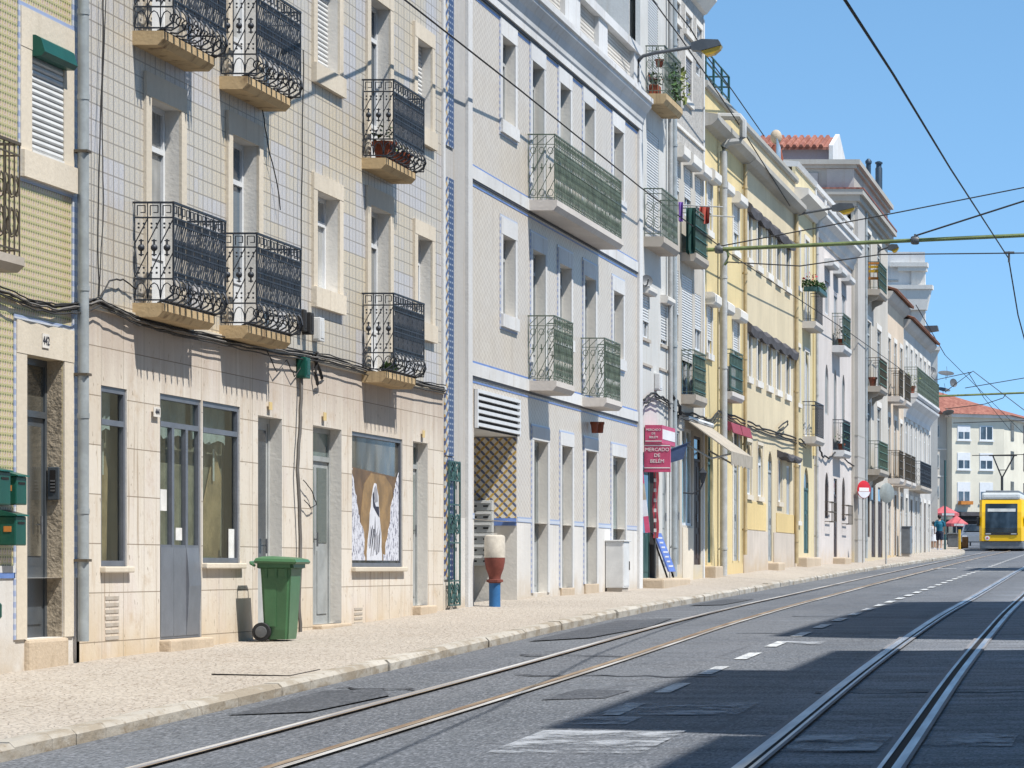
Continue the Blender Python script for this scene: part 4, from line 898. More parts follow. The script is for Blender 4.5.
wall(hG, 'plaster_straw', F0, G0, base_z(F0), 13, ops); body(hG, 'plaster_straw', F0, G0, base_z(F0), 13); facade(hG, spec)
cornice(hG, 'limestone_pale', F0-.25, G0, [(0,11.9),(.08,11.9),(.14,12.02),(.4,12.2),(.4,12.36),(0,12.4)]); cornice(hG, 'white_stone', F0, G0, [(0,13),(.06,13),(.1,13.14),(-.35,13.18),(-.35,13)], name='coping')
trim(hG, 'plaster_yellow', G0-.5, G0-.1, 5, 11.9, .001, .05, name='pilaster')
balcony(hG, 88.5, 90.6, 8.77, .38, .2, 'slab_white', 'd', 'iron_dark', .98); balcony(hG, 88.6, 90.9, 5.46, .38, .2, 'slab_white', 'd', 'iron_dark', 1.0)
m = MB(); m.rbox(-W-.1, -W+.3, PY(797), PY(811), 1.5, 1.98, .04); m.build('step', 'step_stone', hG); pipe(hG, G0-.05, 2, 11.9, .08, .05, 'pipe_grey')
# ------------------------------------------------------------------ pinkish house with white panelled parapet
H0 = PY(851.4); hH = house('pink_white_house', G0, 0, W, 'pinkish white house with narrow arched windows and a panelled white parapet')
ops, spec = [], []
px3 = ((825,829),(833.8,837.2),(842,845.5)); hoods = []
for i, (a, b) in enumerate(px3):
    o = add(OW(PY(a),PY(b),8.7 if i == 1 else 9.5, 11.0), shut=.3, shmat='shutter_grey', glass='glass'); hoods.append(o)
    add(OW(PY(a),PY(b-.6),5.4 if i == 1 else 6.4, 7.95, arch=True), glass='glass', frame='frame_pale')
    if i == 1: add(OW(PY(a),PY(b),2.02,4.5), kind='d', mat='door_brown', transom=.5)
    else: add(OW(PY(a),PY(b-.3),3.2,4.62,arch=True), glass='glass', frame='door_brown')
wall(hH, 'plaster_pink', G0, H0, base_z(G0), 13, ops); body(hH, 'plaster_pink', G0, H0, base_z(G0), 13); facade(hH, spec)
for o in hoods: hood(hH, o, 'white_stone', d=.4, h=.22, wd=.25)
cornice(hH, 'white_stone', G0, H0, [(0,11.6),(.06,11.6),(.1,11.75),(.14,11.8),(.2,12.0),(.36,12.14),(.36,12.3),(.42,12.34),(.42,12.46),(0,12.5)])
m = MB(); n = 4; L = (H0-G0)/n
m.box(-W+.002, -W+.05, G0, H0, 12.5, 12.62); m.box(-W-.3, -W+.08, G0, H0, 13.001, 13.14)
for k in range(n+1): y = G0+L*k; m.box(-W+.002, -W+.05, max(G0, y-.22), min(H0, y+.22), 12.62, 13.0)
m.build('parapet', 'white_stone', hH)
balcony(hH, 96.6, 98.9, 8.66, .38, .22, 'white_stone', 'd', 'iron_green', 1.0, panel='door_teal'); balcony(hH, 96.8, 99, 5.38, .36, .2, 'white_stone', 'd', 'iron_dark', .95, panel='green_panel')
for i in (0, 2):
    a, b = px3[i]; m = MB(); ya, yb = PY(a)-.1, PY(b)+.1
    for k in range(5): y = ya+(yb-ya)*k/4; m.bar((-W+.22,y,3.1),(-W+.22,y,3.7),.014)
    for z in (3.1,3.4,3.7): m.bar((-W+.22,ya,z),(-W+.22,yb,z),.018); m.bar((-W,ya,z),(-W+.22,ya,z),.016); m.bar((-W,yb,z),(-W+.22,yb,z),.016)
    m.build('window_cage', 'iron_brown', hH)
m = MB(); m.rbox(-W-.1, -W+.4, PY(833), PY(839), 1.6, 2.0, .04); m.build('step', 'step_stone', hH)
# ------------------------------------------------------------------ grey stone house with an attic storey
K0, WG = PY(885.6), 10.12
hK = house('grey_stone_house', H0, 0, WG, 'tall weathered grey stone house with an attic storey, stepped cornices and a corner pilaster')
ops, spec = [], []
for a, b in ((866,870.4),(876.4,880.6)):
    for z0, z1 in ((11.35,13.4),(8.0,10.3),(5.1,7.5)): add(OW(PY(a,WG),PY(b,WG),z0,z1,WG), glass='glass_blue', frame='frame_pale', transom=.4, sur=('limestone_pale',.18,.2,0))
add(OW(PY(864.5,WG),PY(870,WG),2.75,4.6,WG), glass='glass', frame='door_brown', leaves=4); add(OW(PY(871.5,WG),PY(875.5,WG),2.05,4.6,WG), kind='d', mat='door_brown', transom=.5); add(OW(PY(878,WG),PY(882.5,WG),2.05,4.6,WG), kind='d', mat='door_brown', transom=.5)
wall(hK, 'plaster_pale', H0, K0, base_z(H0), 14.2, ops, WG); wall(hK, 'stone_grey', H0, K0, 14.2, 15.2, [], WG, name='attic_wall'); body(hK, 'stone_grey', H0, K0, base_z(H0), 15.2, WG, name='side_wall'); facade(hK, spec)
trim(hK, 'plaster_grey', H0+.2, PY(861.5, WG), base_z(H0), 14.1, .001, .12, WG, name='pilaster')
for z in (2.6,3.3,4.0,4.7,5.4,6.1): trim(hK, 'stone_grey', H0+.19, PY(861.6, WG), z, z+.03, .001, .125, WG, name='joint')
m = MB()
for (z0, z1, d) in ((13.75,13.9,.1),(13.9,14.1,.22),(14.1,14.28,.34)): m.box(-WG-9, -WG+d, H0-d, K0, z0, z1)
m.build('cornice', 'stone_grey', hK); m = MB()
for (z0, z1, d) in ((15.0,15.12,.1),(15.12,15.28,.22)): m.box(-WG-9, -WG+d, H0-d, K0, z0, z1)
m.build('attic_cornice', 'stone_grey', hK); m = MB(); m.box(-WG-9, -WG+.36, H0-.36, K0, 14.281, 14.33); m.build('ledge_tiles', 'roof_tiles', hK)
m = MB(); m.box(-WG-6, -WG-1.2, H0-.05, H0+.003, 14.5, 14.85); m.box(-WG-.9, -WG+.01, H0-.03, H0+.003, 14.34, 14.99); m.build('wall_panel', 'plaster_grey', hK)
m = MB(); x0, x1 = -16.5, -11.85; m.box(x0, x1-.01, 112, 118, 15.28, 16.95); m.build('penthouse', 'lilac_wall', hK)
m = MB(); m.prism([(111.6,16.82),(114,17.5),(118.4,16.3),(118.4,16.4),(114,17.6),(111.6,16.92)], 'x', x0, x1-.06)
x = x0
while x < x1-.2: m.tube([(x,111.55,16.93),(x,114,17.62)], .085, 6); x += .24
m.build('roof', 'roof_tiles', hK); m = MB(); m.prism([(111.7,15.28),(118.3,15.28),(118.3,16.4),(114,17.72),(111.7,17.0)], 'x', x1-.05, x1+.1); m.build('gable_edge', 'white_stone', hK)
for z, a, L, pn, mt, h in ((11.35,106.9,2.9,'green_panel','iron_green',.95),(8.0,107.1,2.8,'green_sheet','iron_brown',.98),(5.1,106.9,3.4,'green_sheet','iron_green',.98)): balcony(hK, a, a+L, z, .5, .2, 'slab_grey', 'd', mt, h, WG, panel=pn, brackets=True)
pipe(hK, PY(863,WG), 2, 14, .1, .06, 'zinc', WG)
# ------------------------------------------------------------------ beige house and white house with the long balcony
def tall_house(name, y0, y1, w, mat, ztop, label, bays, floors, glz, frm, low='yellow_panel'):
    h = house(name, y0, y1, w, label); ops = []; sp = []; L = (y1-y0)/bays
    for k in range(bays):
        c = y0+L*(k+.5); hw = min(.55, L*.3)
        for i, (z0, z1) in enumerate(floors):
            o = OW(c-hw, c+hw, z0, z1, w); ops.append(o)
            sp.append((o, dict(glass=glz, frame=frm, sur=('limestone_pale',.16,.18,0), transom=.4) if i else dict(kind='d', mat=('door_grey','door_brown','frame_pale')[k % 3], transom=.6, sur=('limestone_pale',.14,.16,0))))
    wall(h, mat, y0, y1, base_z(y0), ztop, ops, w); body(h, mat, y0, y1, base_z(y0), ztop, w); facade(h, sp)
    return h
L0 = PY(903.6); hL = tall_house('beige_house', K0, L0, W, 'plaster_beige', 11.9, 'beige house with dark iron balconies, right of the grey stone house', 3, ((2.15,4.5),(5.1,7.4),(8.2,10.4)), 'glass', 'frame_pale')
def eave(h, y0, y1, z, w=W):
    cornice(h, 'plaster_grey', y0, y1, [(0,z-.1),(.15,z+.02),(.28,z+.2),(.28,z+.28),(-.3,z+.3)]); m = MB(); m.prism([(-w+.42,z+.281),(-w+.42,z+.33),(-w-4.5,z+1.8),(-w-4.5,z+1.74)], 'y', y0, y1)
    y = y0+.1
    while y < y1: m.tube([(-w+.43,y,z+.32),(-w-4.5,y,z+1.79)], .055, 5); y += .24
    m.build('roof', 'eave_tile', h)
eave(hL, K0, L0, 11.8)
for z in (8.15, 5.05):
    for a, L in ((116.2,1.7),(119.0,2.5)): balcony(hL, a, a+L, z, .5, .2, 'slab_white', 'd', 'iron_brown', 1.05, panel='iron_brown')
balcony(hL, 122, 123.9, 5.05, .5, .2, 'slab_white', 'd', 'iron_brown', 1.05, panel='iron_brown')
M0 = 138.8; hM = tall_house('long_balcony_house', L0, M0, W, 'plaster_lilac', 11.4, 'white house with one long green balcony on a curved white cornice', 6, ((2.3,4.5),(5.1,7.6),(8.75,10.7)), 'glass_blue', 'frame_white')
eave(hM, L0, M0, 11.4); cornice(hM, 'white_stone', L0+.2, 137.4, [(0,7.75),(.06,7.75),(.1,7.95),(.25,8.2),(.48,8.4),(.5,8.5),(0,8.52)], name='balcony_cornice')
balcony(hM, L0+.3, 136.6, 8.72, .55, .18, 'white_stone', 'c', 'iron_green', 1.05); balcony(hM, 126.5, 132.5, 5.05, .5, .2, 'slab_grey', 'c', 'iron_dark', 1.0)
trim(hM, 'yellow_panel', L0+.3, L0+.9, 1.8, 3.0, .001, .03, name='wall_panel')
# ------------------------------------------------------------------ further houses
hN = house('blank_wall_house', 150, 0, 11.3, 'tall white house with a blank side wall and moulded corner pilaster above the tiled eave')
m = MB(); m.prism([(-22,150),(-11.3,150),(-13.4,164),(-22,164)], 'z', 2, 17.05); m.build('wall', 'white_stone', hN)
m = MB(); m.box(-13, -11.15, 149.6, 150.4, 16.3, 16.5); m.box(-12.6, -11.2, 149.7, 150.4, 16.1, 16.3); m.box(-11.95, -11.28, 149.85, 150.2, 8, 16.1); m.build('corner_pilaster', 'limestone_pale', hN)
m = MB(); m.box(-13.2, -10.9, 149.5, 150.3, 15.2, 15.4); m.prism([(-12.4,14.2),(-11.2,14.2),(-10.98,15.2),(-12.9,15.2)], 'y', 149.6, 150.2); m.build('capital', 'limestone_pale', hN)
m = MB()
for k in range(6): m.box(-15.2+.2*k, -12.6, 149.96, 150.0, 15.6-k*.38, 15.68-k*.38)
m.build('stepped_bricks', 'stone_grey', hN)
hP = house('narrow_white_house', 172, 0, 12.3, 'narrow white house beyond the long balcony, with dishes on its front')
m = MB(); m.prism([(-20,172),(-12.25,172),(-13.4,182),(-20,182)], 'z', 2.5, 13.8); m.build('wall', 'plaster_white', hP); m = MB(); m.box(-13.8, -12.9, 171.96, 172.02, 10.2, 12.9); m.build('window', 'glass', hP)
m = MB(); m.prism([(-20,171.8),(-12.1,171.8),(-13.2,182),(-20,182)], 'z', 13.8, 14.0); m.build('cornice', 'limestone_pale', hP)
# end building closing the street
YE = 285.0; SE = F/YE
def ex(px): return (px-CX)/SE
def ez(py): return EYE-(py-CY)/SE
AQ = R(32); CQ = math.cos(AQ)
hQ = thing('end_building', (ex(952), YE, 3.4), 'pale yellow apartment building with a red hip roof at the street end', 'building'); hQ.rotation_euler = (0, 0, AQ)
QO = Vector((ex(952), YE, 3.4))
def qx(px): return (px-952)/SE/CQ      # along the rotated front, local
def qz(py): return ez(py)-3.4
def qb(m): m.v = [tuple(Vector(v)+QO) for v in m.v]; return m   # build() subtracts the root again
wq = qx(1002.5); dq = 34; TQ = math.tan(R(41)); foot = [(0,0),(wq,0),(wq+dq*TQ,dq),(0,dq)]
m = MB(); m.prism(foot, 'z', 0, qz(417)); qb(m).build('wall', 'plaster_end', hQ)
m = MB(); m.prism([(-.25,-.4),(wq+.3,-.4),(wq+.5+dq*TQ,dq),(-.25,dq)], 'z', qz(417), qz(413.8)); qb(m).build('cornice', 'limestone_pale', hQ)
m = MB(); m.box(qx(922), -.02, 1.0, 26, 0, qz(411)); qb(m).build('wing', 'plaster_pale', hQ)
e = qz(413.7); t_ = qz(384); m = MB(); m.add([(-1.3,-.6,e),(wq+.5,-.6,e),(wq+.7+dq*TQ,dq,e),(-1.3,dq,e),(-.2,6.5,t_),(.6,6.5,t_),(wq*.4+dq*TQ*.6,dq*.9,t_),(-.2,dq*.9,t_)], [(0,1,5,4),(1,2,6,5),(2,3,7,6),(4,5,6,7),(3,0,4,7),(0,3,2,1)]); qb(m).build('roof', 'roof_tiles', hQ)
for r, (yt, yb) in enumerate(((426,438.5),(453.5,468),(483,501.5))):
    for c, (xl, xr) in enumerate(((958,968.5),(979.5,990.5))):
        m = MB(); m.box(qx(xl)-.1, qx(xr)+.1, -.06, .01, qz(yb)-.12, qz(yt)+.1); m.box(qx(xl)-.2, qx(xr)+.2, -.14, -.06, qz(yb)-.22, qz(yb)-.1); f = qb(m).build('window', 'frame_white', hQ)
        xm_ = (qx(xl)+qx(xr))/2; zt = qz(yt) if (r, c) == (0, 1) else qz(yt+(yb-yt)*.45)
        for a, b in ((qx(xl), xm_-.06), (xm_+.06, qx(xr))): m = MB(); m.box(a, b, -.075, -.0605, qz(yb), zt); qb(m).build('pane', 'glass_blue', f)
for r, (yt, yb) in enumerate(((426,436.5),(455,466.5),(486.5,496.5))):
    m = MB(); m.box(qx(935), qx(944.5), .93, 1.01, qz(yb)-.1, qz(yt)+.1); f = qb(m).build('window', 'frame_pale', hQ); m = MB(); m.box(qx(935.5), qx(943.5), .9, .929, qz(yb), qz(yt)); qb(m).build('pane', 'glass_blue', f)
for py in (449, 476): m = MB(); m.box(qx(924), -.03, .93, 1.01, qz(py+.6), qz(py-.6)); qb(m).build('belt_course', 'limestone_pale', hQ)
sd_ = Vector((math.sin(R(41)), math.cos(R(41)), 0)); nd_ = Vector((math.cos(R(41)), -math.sin(R(41)), 0))
for k in range(6):
    for zz in (qz(438), qz(467), qz(498)):
        p = Vector((wq,0,zz)) + sd_*(3+k*6); q = p+sd_*1.4; n_ = nd_*.05; up_ = Vector((0,0,1.7)); m = MB(); m.add([p, q, q+up_, p+up_, p+n_, q+n_, q+up_+n_, p+up_+n_], [(3,2,1,0),(4,5,6,7),(0,1,5,4),(1,2,6,5),(2,3,7,6),(3,0,4,7)]); qb(m).build('window', 'glass_blue', hQ)
m = MB(); m.box(qx(953), qx(1001), -.1, .01, 0, qz(512)); qb(m).build('shop_front', 'tram_dark', hQ); m = MB(); m.box(qx(953), qx(985), -1.6, -.11, qz(516), qz(512)); qb(m).build('canopy', 'hood_grey', hQ)
m = MB(); m.box(qx(957), qx(968.5), -.8, -.15, qz(504.5), qz(501)); qb(m).build('orange_balcony', 'orange_cloth', hQ)
hR = thing('pale_block', (ex(1022), 330, 4), 'pale apartment block seen behind the tram at the right edge', 'building')
m = MB(); m.box(-13.2, 4, 332, 350, 3.5, 18.5); m.build('wall', 'plaster_end', hR); m = MB()
for z in (7.5,10.7,13.9):
    for x in (-12,-9,-6,-3,0): m.box(x, x+1.3, 331.93, 332.01, z, z+1.8)
m.build('window', 'glass', hR)
# ------------------------------------------------------------------ houses on the near side, out of the picture; they cast the shade on the road
def near_house(y0, y1, top, x, mat, label):
    h = thing('corner_house', (x, y0, zr(y0)), label, 'house'); m = MB(); m.box(x, x+9, y0, y1, zr(y0)-.4, top); m.build('wall', mat, h); m = MB(); m.box(x-.15, x+9, y0-.0, y1, top, top+.2); m.build('cornice', 'limestone_pale', h)
    y = y0+.8
    while y < y1-1.2:
        z = zr(y)+1.0
        while z < top-2: m = MB(); m.box(x-.03, x+.01, y-.08, y+1.08, z-.08, z+1.75); f = m.build('window', 'frame_white', h); m = MB(); m.box(x-.04, x-.03, y, y+1, z, z+1.65); m.build('pane', 'glass_blue', f); z += 3
        y += 2.6
near_house(-30, 19.6, 13.3, 4.0, 'plaster_grey', 'grey house across the street, the nearest one')
near_house(19.7, 27.3, 15.9, 4.0, 'plaster_cream', 'cream house across the street, opposite the stone shop front')
near_house(27.4, 31.6, 14.4, 4.0, 'plaster_pink', 'pink narrow house across the street beside the cream house')
near_house(34.7, 51.9, 16.6, 4.0, 'plaster_white', 'white house across the street beyond the alley')
near_house(90.3, 97.3, 19.5, 4.0, 'plaster_straw', 'straw coloured house across the street, the farthest one')
# ------------------------------------------------------------------ helpers for small things
def text_mesh(s, size, center, mat, parent, name, depth=.006, u=(1,0,0), v=(0,0,1), align='CENTER', space=1.0):
    cu = bpy.data.curves.new(name, 'FONT'); cu.body = s; cu.size = size; cu.align_x = align; cu.align_y = 'CENTER'; cu.extrude = depth/2; cu.space_line = space; cu.resolution_u = 2
    t = bpy.data.objects.new('tmp', cu); COL.objects.link(t); bpy.context.view_layer.update()
    me = bpy.data.meshes.new_from_object(t.evaluated_get(bpy.context.evaluated_depsgraph_get())); bpy.data.objects.remove(t); bpy.data.curves.remove(cu)
    U, Vv = Vector(u), Vector(v); N = U.cross(Vv); off = wloc(parent)
    for p in me.vertices: c = p.co.copy(); p.co = Vector(center) + U*c.x + Vv*c.y + N*c.z - off
    me.name = name; me.materials.clear(); me.materials.append(MT[mat]); o = bpy.data.objects.new(name, me); COL.objects.link(o); o.parent = parent; return o
def leaves(mb, c, rx, ry, rz, n, size, mi=0):
    c = Vector(c)
    for _ in range(n):
        while True:
            q = Vector((random.uniform(-1,1), random.uniform(-1,1), random.uniform(-1,1)))
            if q.length < 1: break
        p = c + Vector((q.x*rx, q.y*ry, q.z*rz)); d = Vector((random.gauss(0,1), random.gauss(0,1), random.gauss(0,.8))).normalized(); e = d.cross(Vector((random.gauss(0,1), random.gauss(0,1), 1))).normalized(); L = size*random.uniform(.6,1.4)
        mb.quad(p-d*L*.5, p+e*L*.28, p+d*L*.5, p-e*L*.28, mi)
def pot_plant(name, loc, r, h, label, fol=True, group=None, spread=1.6, leaf='leaf', n=70, cat='potted plant'):
    t = thing(name, loc, label, cat, group); x, y, z = loc; m = MB(); m.lathe((x,y,z), [(r*.68,0),(r*.9,h*.78),(r*1.02,h*.78),(r*1.05,h),(r*.9,h),(r*.85,h*.85)], 12); m.build('pot', 'terracotta', t)
    if fol: m = MB(); leaves(m, (x,y,z+h+r*spread*.6), r*spread, r*spread, r*spread*.8, n, r*.5); m.build('foliage', leaf, t)
    return t
def sag(p, q, n, s):
    p, q = Vector(p), Vector(q); return [p.lerp(q, i/n) - Vector((0,0,s*4*(i/n)*(1-i/n))) for i in range(n+1)]
def cable(pts, r, label, mat='cable', name='cable', n=4, cat='cable', group=None):
    m = MB(); m.tube(pts, r, n); return single(name, m, mat, tuple(pts[0]), label, cat, group)
def FP(px, py, d=.03, w=W): return Vector((-w+d, PY(px, w), PZ(px, py, w)))
def gz(y): return zw(y)
# ------------------------------------------------------------------ wheelie bin
bx, by = -9.755, 34.3; bz = gz(by)+.005
t = thing('wheelie_bin', (bx, by, bz), 'dark green plastic wheelie bin on the pavement beside a stone shop front', 'bin'); bm = bmesh.new()
def ringv(x0, x1, hy, z): return [bm.verts.new((bx+a, by+b, bz+z)) for a, b in ((x0,-hy),(x1,-hy),(x1,hy),(x0,hy))]
rs = [ringv(-.10,.125,.185,.015), ringv(-.14,.135,.20,.12), ringv(-.165,.165,.225,.72), ringv(-.17,.175,.235,.80), ringv(-.2,.205,.26,.81), ringv(-.2,.205,.26,.86)]
bm.faces.new(rs[0][::-1]); bm.faces.new(rs[-1])
for a, b in zip(rs, rs[1:]):
    for k in range(4): bm.faces.new((a[k], a[(k+1)%4], b[(k+1)%4], b[k]))
bmesh.ops.bevel(bm, geom=[e for e in bm.edges if abs(e.verts[0].co.z-e.verts[1].co.z) > .04], offset=.03, segments=3, affect='EDGES'); m = MB(); m.bm(bm)
for k in range(3): y = by-.226; x = bx-.10+k*.11; m.prism([(x-.012,bz+.70),(x+.012,bz+.70),(x+.014,bz+.805),(x-.014,bz+.805)], 'y', by-.245, by-.205)
m.prism([(bx-.11,bz+.16),(bx+.0,bz+.16),(bx+.01,bz+.62),(bx-.03,bz+.68),(bx-.13,bz+.68)], 'y', by-.222, by-.203); m.build('body', 'plastic_green', t)
m = MB(); P = []
for (x0, x1, hy, z) in ((-.21,.235,.275,.862),(-.22,.25,.285,.885),(-.205,.23,.27,.915),(-.15,.15,.2,.935),(-.08,.08,.1,.94)): P += [(bx+x0,by-hy,bz+z),(bx+x1,by-hy,bz+z-.012),(bx+x1,by+hy,bz+z-.012),(bx+x0,by+hy,bz+z)]
m.add(P, [(4*i+k,4*i+(k+1)%4,4*i+4+(k+1)%4,4*i+4+k) for i in range(4) for k in range(4)]+[(3,2,1,0),(16,17,18,19)]); m.build('lid', 'plastic_green', t)
m = MB(); m.tube([(bx-.23,by-.2,bz+.83),(bx-.28,by-.2,bz+.86),(bx-.29,by-.17,bz+.87),(bx-.29,by+.17,bz+.87),(bx-.28,by+.2,bz+.86),(bx-.23,by+.2,bz+.83)], .016, 6); m.build('handle', 'plastic_green', t)
for s in (-1, 1):
    yy = by+s*.225; m = MB(); m.lathe((bx-.15, yy, bz+.1), [(.05,-.03*1),(.098,-.028),(.105,-.01),(.105,.01),(.098,.028),(.05,.03)], 20, axis='y'); wh = m.build('wheel', 'rubber', t); m = MB(); m.lathe((bx-.15, yy-.034, bz+.1), [(.012,-.004),(.062,0),(.066,.006),(.066,.07)], 16, axis='y'); m.build('hub', 'hub_grey', wh)
m = MB(); m.bar((bx-.15,by-.22,bz+.1),(bx-.15,by+.22,bz+.1),.012,6); m.build('axle', 'hub_grey', t)
# ------------------------------------------------------------------ mailboxes, intercom, signs on the tiled house
def mailbox(y, L, d, z0, z1, label):
    t = thing('mailbox', (-W, y, z0), label, 'mailbox', 'green mailboxes by the old door'); m = MB(); m.rbox(-W+.002, -W+d, y, y+L, z0, z1, .012); m.build('body', 'mail_green', t)
    m = MB(); m.prism([(-W+.002,z1+.001),(-W+d+.02,z1+.001),(-W+d+.015,z1+.012),(-W+.002,z1+.055)], 'y', y-.015, y+L+.015); m.build('lid', 'mail_green', t); m = MB(); m.box(-W+d*.3, -W+d*.75, y-.004, y+.002, z0+.12, z0+.17); m.build('label_plate', 'orange_cloth', t); m = MB(); m.box(-W+d, -W+d+.004, y+L*.2, y+L*.8, z1-.07, z1-.05); m.build('slot', 'dark_inside', t)
mailbox(26.62, .28, .19, 2.24, 2.53, 'upper front mailbox of dark green metal, cut by the left edge of the picture'); mailbox(27.12, .26, .155, 2.25, 2.5, 'upper rear mailbox of dark green metal beside the stone door frame'); mailbox(27.12, .26, .15, 1.89, 2.15, 'lower dark green mailbox beneath the other two')
yj = o_d['yb']-.014; m = MB(); sj = F/yj; xa, xb = (48.5-CX)/sj, (60-CX)/sj; za, zb = EYE-(500-CY)/sj, EYE-(467-CY)/sj
t = thing('intercom', (xa, yj, za), 'grey intercom panel with buttons on the rough doorway wall', 'intercom'); m.rbox(xa, xb, yj-.03, yj-.001, za, zb, .008); m.build('housing', 'steel_box', t); m = MB(); m.box(xa+.025, xb-.03, yj-.034, yj-.0305, za+.07, zb-.03); m.build('keypad', 'dark_inside', t)
m = MB()
for k in range(4): m.box(xa+.03, xb-.035, yj-.04, yj-.0345, za+.08+k*.03, za+.095+k*.03)
m.build('button', 'chrome_dull', t)
def sign_plate(px, py, wd, ht, label, txt=None, mat='limestone_pale'):
    p = FP(px, py, 0); t = thing('house_number', tuple(p), label, 'number plate'); m = MB(); m.box(-W+.026, -W+.034, p.y-wd/2, p.y+wd/2, p.z-ht/2, p.z+ht/2); m.build('plate', mat, t)
    if txt: text_mesh(txt, ht*.85, (-W+.036, p.y, p.z), 'dark_line', t, 'digits', u=(0,1,0))
sign_plate(42.5, 341, .17, .13, 'number plate 442 above the left doorway', '442'); sign_plate(154, 412, .20, .10, 'number plate 444 on the stone beside the shop door', '444')
sign_plate(268, 406, .12, .09, 'small blank yellowed plate above the narrow glass door', None, 'yellow_panel'); sign_plate(322.5, 416.5, .12, .1, 'small blank yellowed plate above the grey double door', None, 'yellow_panel'); sign_plate(421.5, 434, .12, .1, 'small blank yellowed plate above the door next to the poster window', None, 'yellow_panel')
m = MB(); m.prism([(-W+.01+.13*math.cos(R(22.5+45*k))+.03, 1.32+.14*math.sin(R(22.5+45*k))) for k in range(8)], 'y', 26.74, 26.77); single('octagonal_sign', m, 'mail_green', (-W, 26.75, 1.3), 'green eight-sided plate low on the wall at the left edge', 'sign')
# ------------------------------------------------------------------ painted bollard, cabinets
x, y = -9.88, 45.95; z = gz(y)+.0; t = thing('painted_bollard', (x,y,z), 'bollard painted white, brick red and blue standing in front of the tiled porch', 'bollard')
m = MB(); m.lathe((x,y,z), [(.085,-.05),(.085,.3),(.088,.34)], 14); m.build('foot', 'bollard_blue', t); m = MB(); m.lathe((x,y,z), [(.09,.341),(.10,.36),(.085,.40),(.095,.46),(.13,.55),(.15,.66),(.152,.72)], 18); m.lathe((x,y,z+.37), [(.09,-.02),(.125,-.012),(.125,.022),(.09,.03)], 6); m.build('stem', 'bollard_red', t)
m = MB(); m.lathe((x,y,z), [(.152,.721),(.155,.74),(.153,1.02),(.14,1.05),(.1,1.06)], 20); m.build('cap', 'bollard_white', t)
def cabinet(x0, x1, y0, y1, z0, z1, label, mat, name='utility_cabinet'):
    t = thing(name, (x1, y0, z0), label, 'cabinet'); m = MB(); m.box(x0+.02, x1-.02, y0+.02, y1-.02, z0-.1, z0+.06); m.build('plinth', 'slab_grey', t); m = MB(); m.rbox(x0, x1, y0, y1, z0+.061, z1-.03, .012); m.rbox(x0, x1+.025, y0-.02, y1+.02, z1-.03, z1, .008); m.build('housing', mat, t)
    m = MB(); m.box(x1, x1+.006, y0+.03, y1-.03, z0+.1, z1-.06); d = m.build('door', mat, t); m = MB(); m.box(x1+.006, x1+.02, y1-.08, y1-.05, (z0+z1)/2-.08, (z0+z1)/2+.08); m.build('handle', 'dark_inside', d)
cabinet(-10.19, -9.86, 56.9, 57.55, 1.25, 2.2, 'white electricity cabinet against the beige tiled house', 'box_white'); cabinet(-10.0, -9.66, 120.5, 121.4, 2.16, 3.3, 'grey electricity cabinet far along the pavement', 'tram_grey')
for k in range(6):
    z = 1.72+k*.175; m = MB(); yb_ = al['yb']-.025; t = thing('porch_mailbox', (-W-.72, yb_, z), 'grey metal mailbox in the tiled porch, ' + ('lowest','second from the bottom','third from the bottom','third from the top','second from the top','topmost')[k] + ' of the stack', 'mailbox', 'mailboxes stacked in the porch')
    m.rbox(-W-.735, -W-.36, yb_-.16, yb_-.002, z, z+.165, .008); m.build('body', 'frame_pale', t); m = MB(); m.box(-W-.71, -W-.385, yb_-.185, yb_-.161, z+.12, z+.15); m.build('flap', 'box_white', t); m = MB(); m.box(-W-.68, -W-.60, yb_-.165, yb_-.161, z+.06, z+.085); m.box(-W-.5, -W-.42, yb_-.165, yb_-.161, z+.06, z+.085); m.build('slot', 'dark_inside', t)
for px in (587.8, 593.6): p = FP(px, 433, .12); pot_plant('wall_pot', tuple(p), .075, .2, ('left' if px < 590 else 'right') + ' clay pot fixed to the tiled wall beneath the right green balcony', False, 'clay pots on the tiled wall', cat='pot')
# boxes on the stone shop house
def wbox(px0, px1, py0, py1, d, mat, name, label, cat, d0=.0):
    y0, y1 = PY(px0), PY(px1); z1, z0 = PZ(px0, py0), PZ(px0, py1); m = MB(); m.rbox(-W+d0+.002, -W+d0+d, y0, y1, z0, z1, .012); m.box(-W+d0+d, -W+d0+d+.006, y0+.03, y1-.03, z0+.04, z1-.04); m.box(-W+d0+.02, -W+d0+d-.02, y0-.008, y0, z0+.03, z1-.03); return single(name, m, mat, (-W+d0, y0, z0), label, cat)
wbox(296.5,299.5,309,331,.09,'cable','junction_box','left one of two black junction boxes beside the ornate balcony','box'); wbox(301.5,305,312,334,.11,'cable','junction_box','right one of two black junction boxes beside the ornate balcony','box'); wbox(312,316.5,317,341,.1,'box_white','meter_box','white meter box on the tiled wall under a window','box'); wbox(296,300.5,357,378,.12,'mail_green','junction_box','green junction box hanging among black cables on the stone wall','box')
wbox(654,656.5,373,390,.12,'box_white','meter_box','white meter box on the plain white house above the market','box')
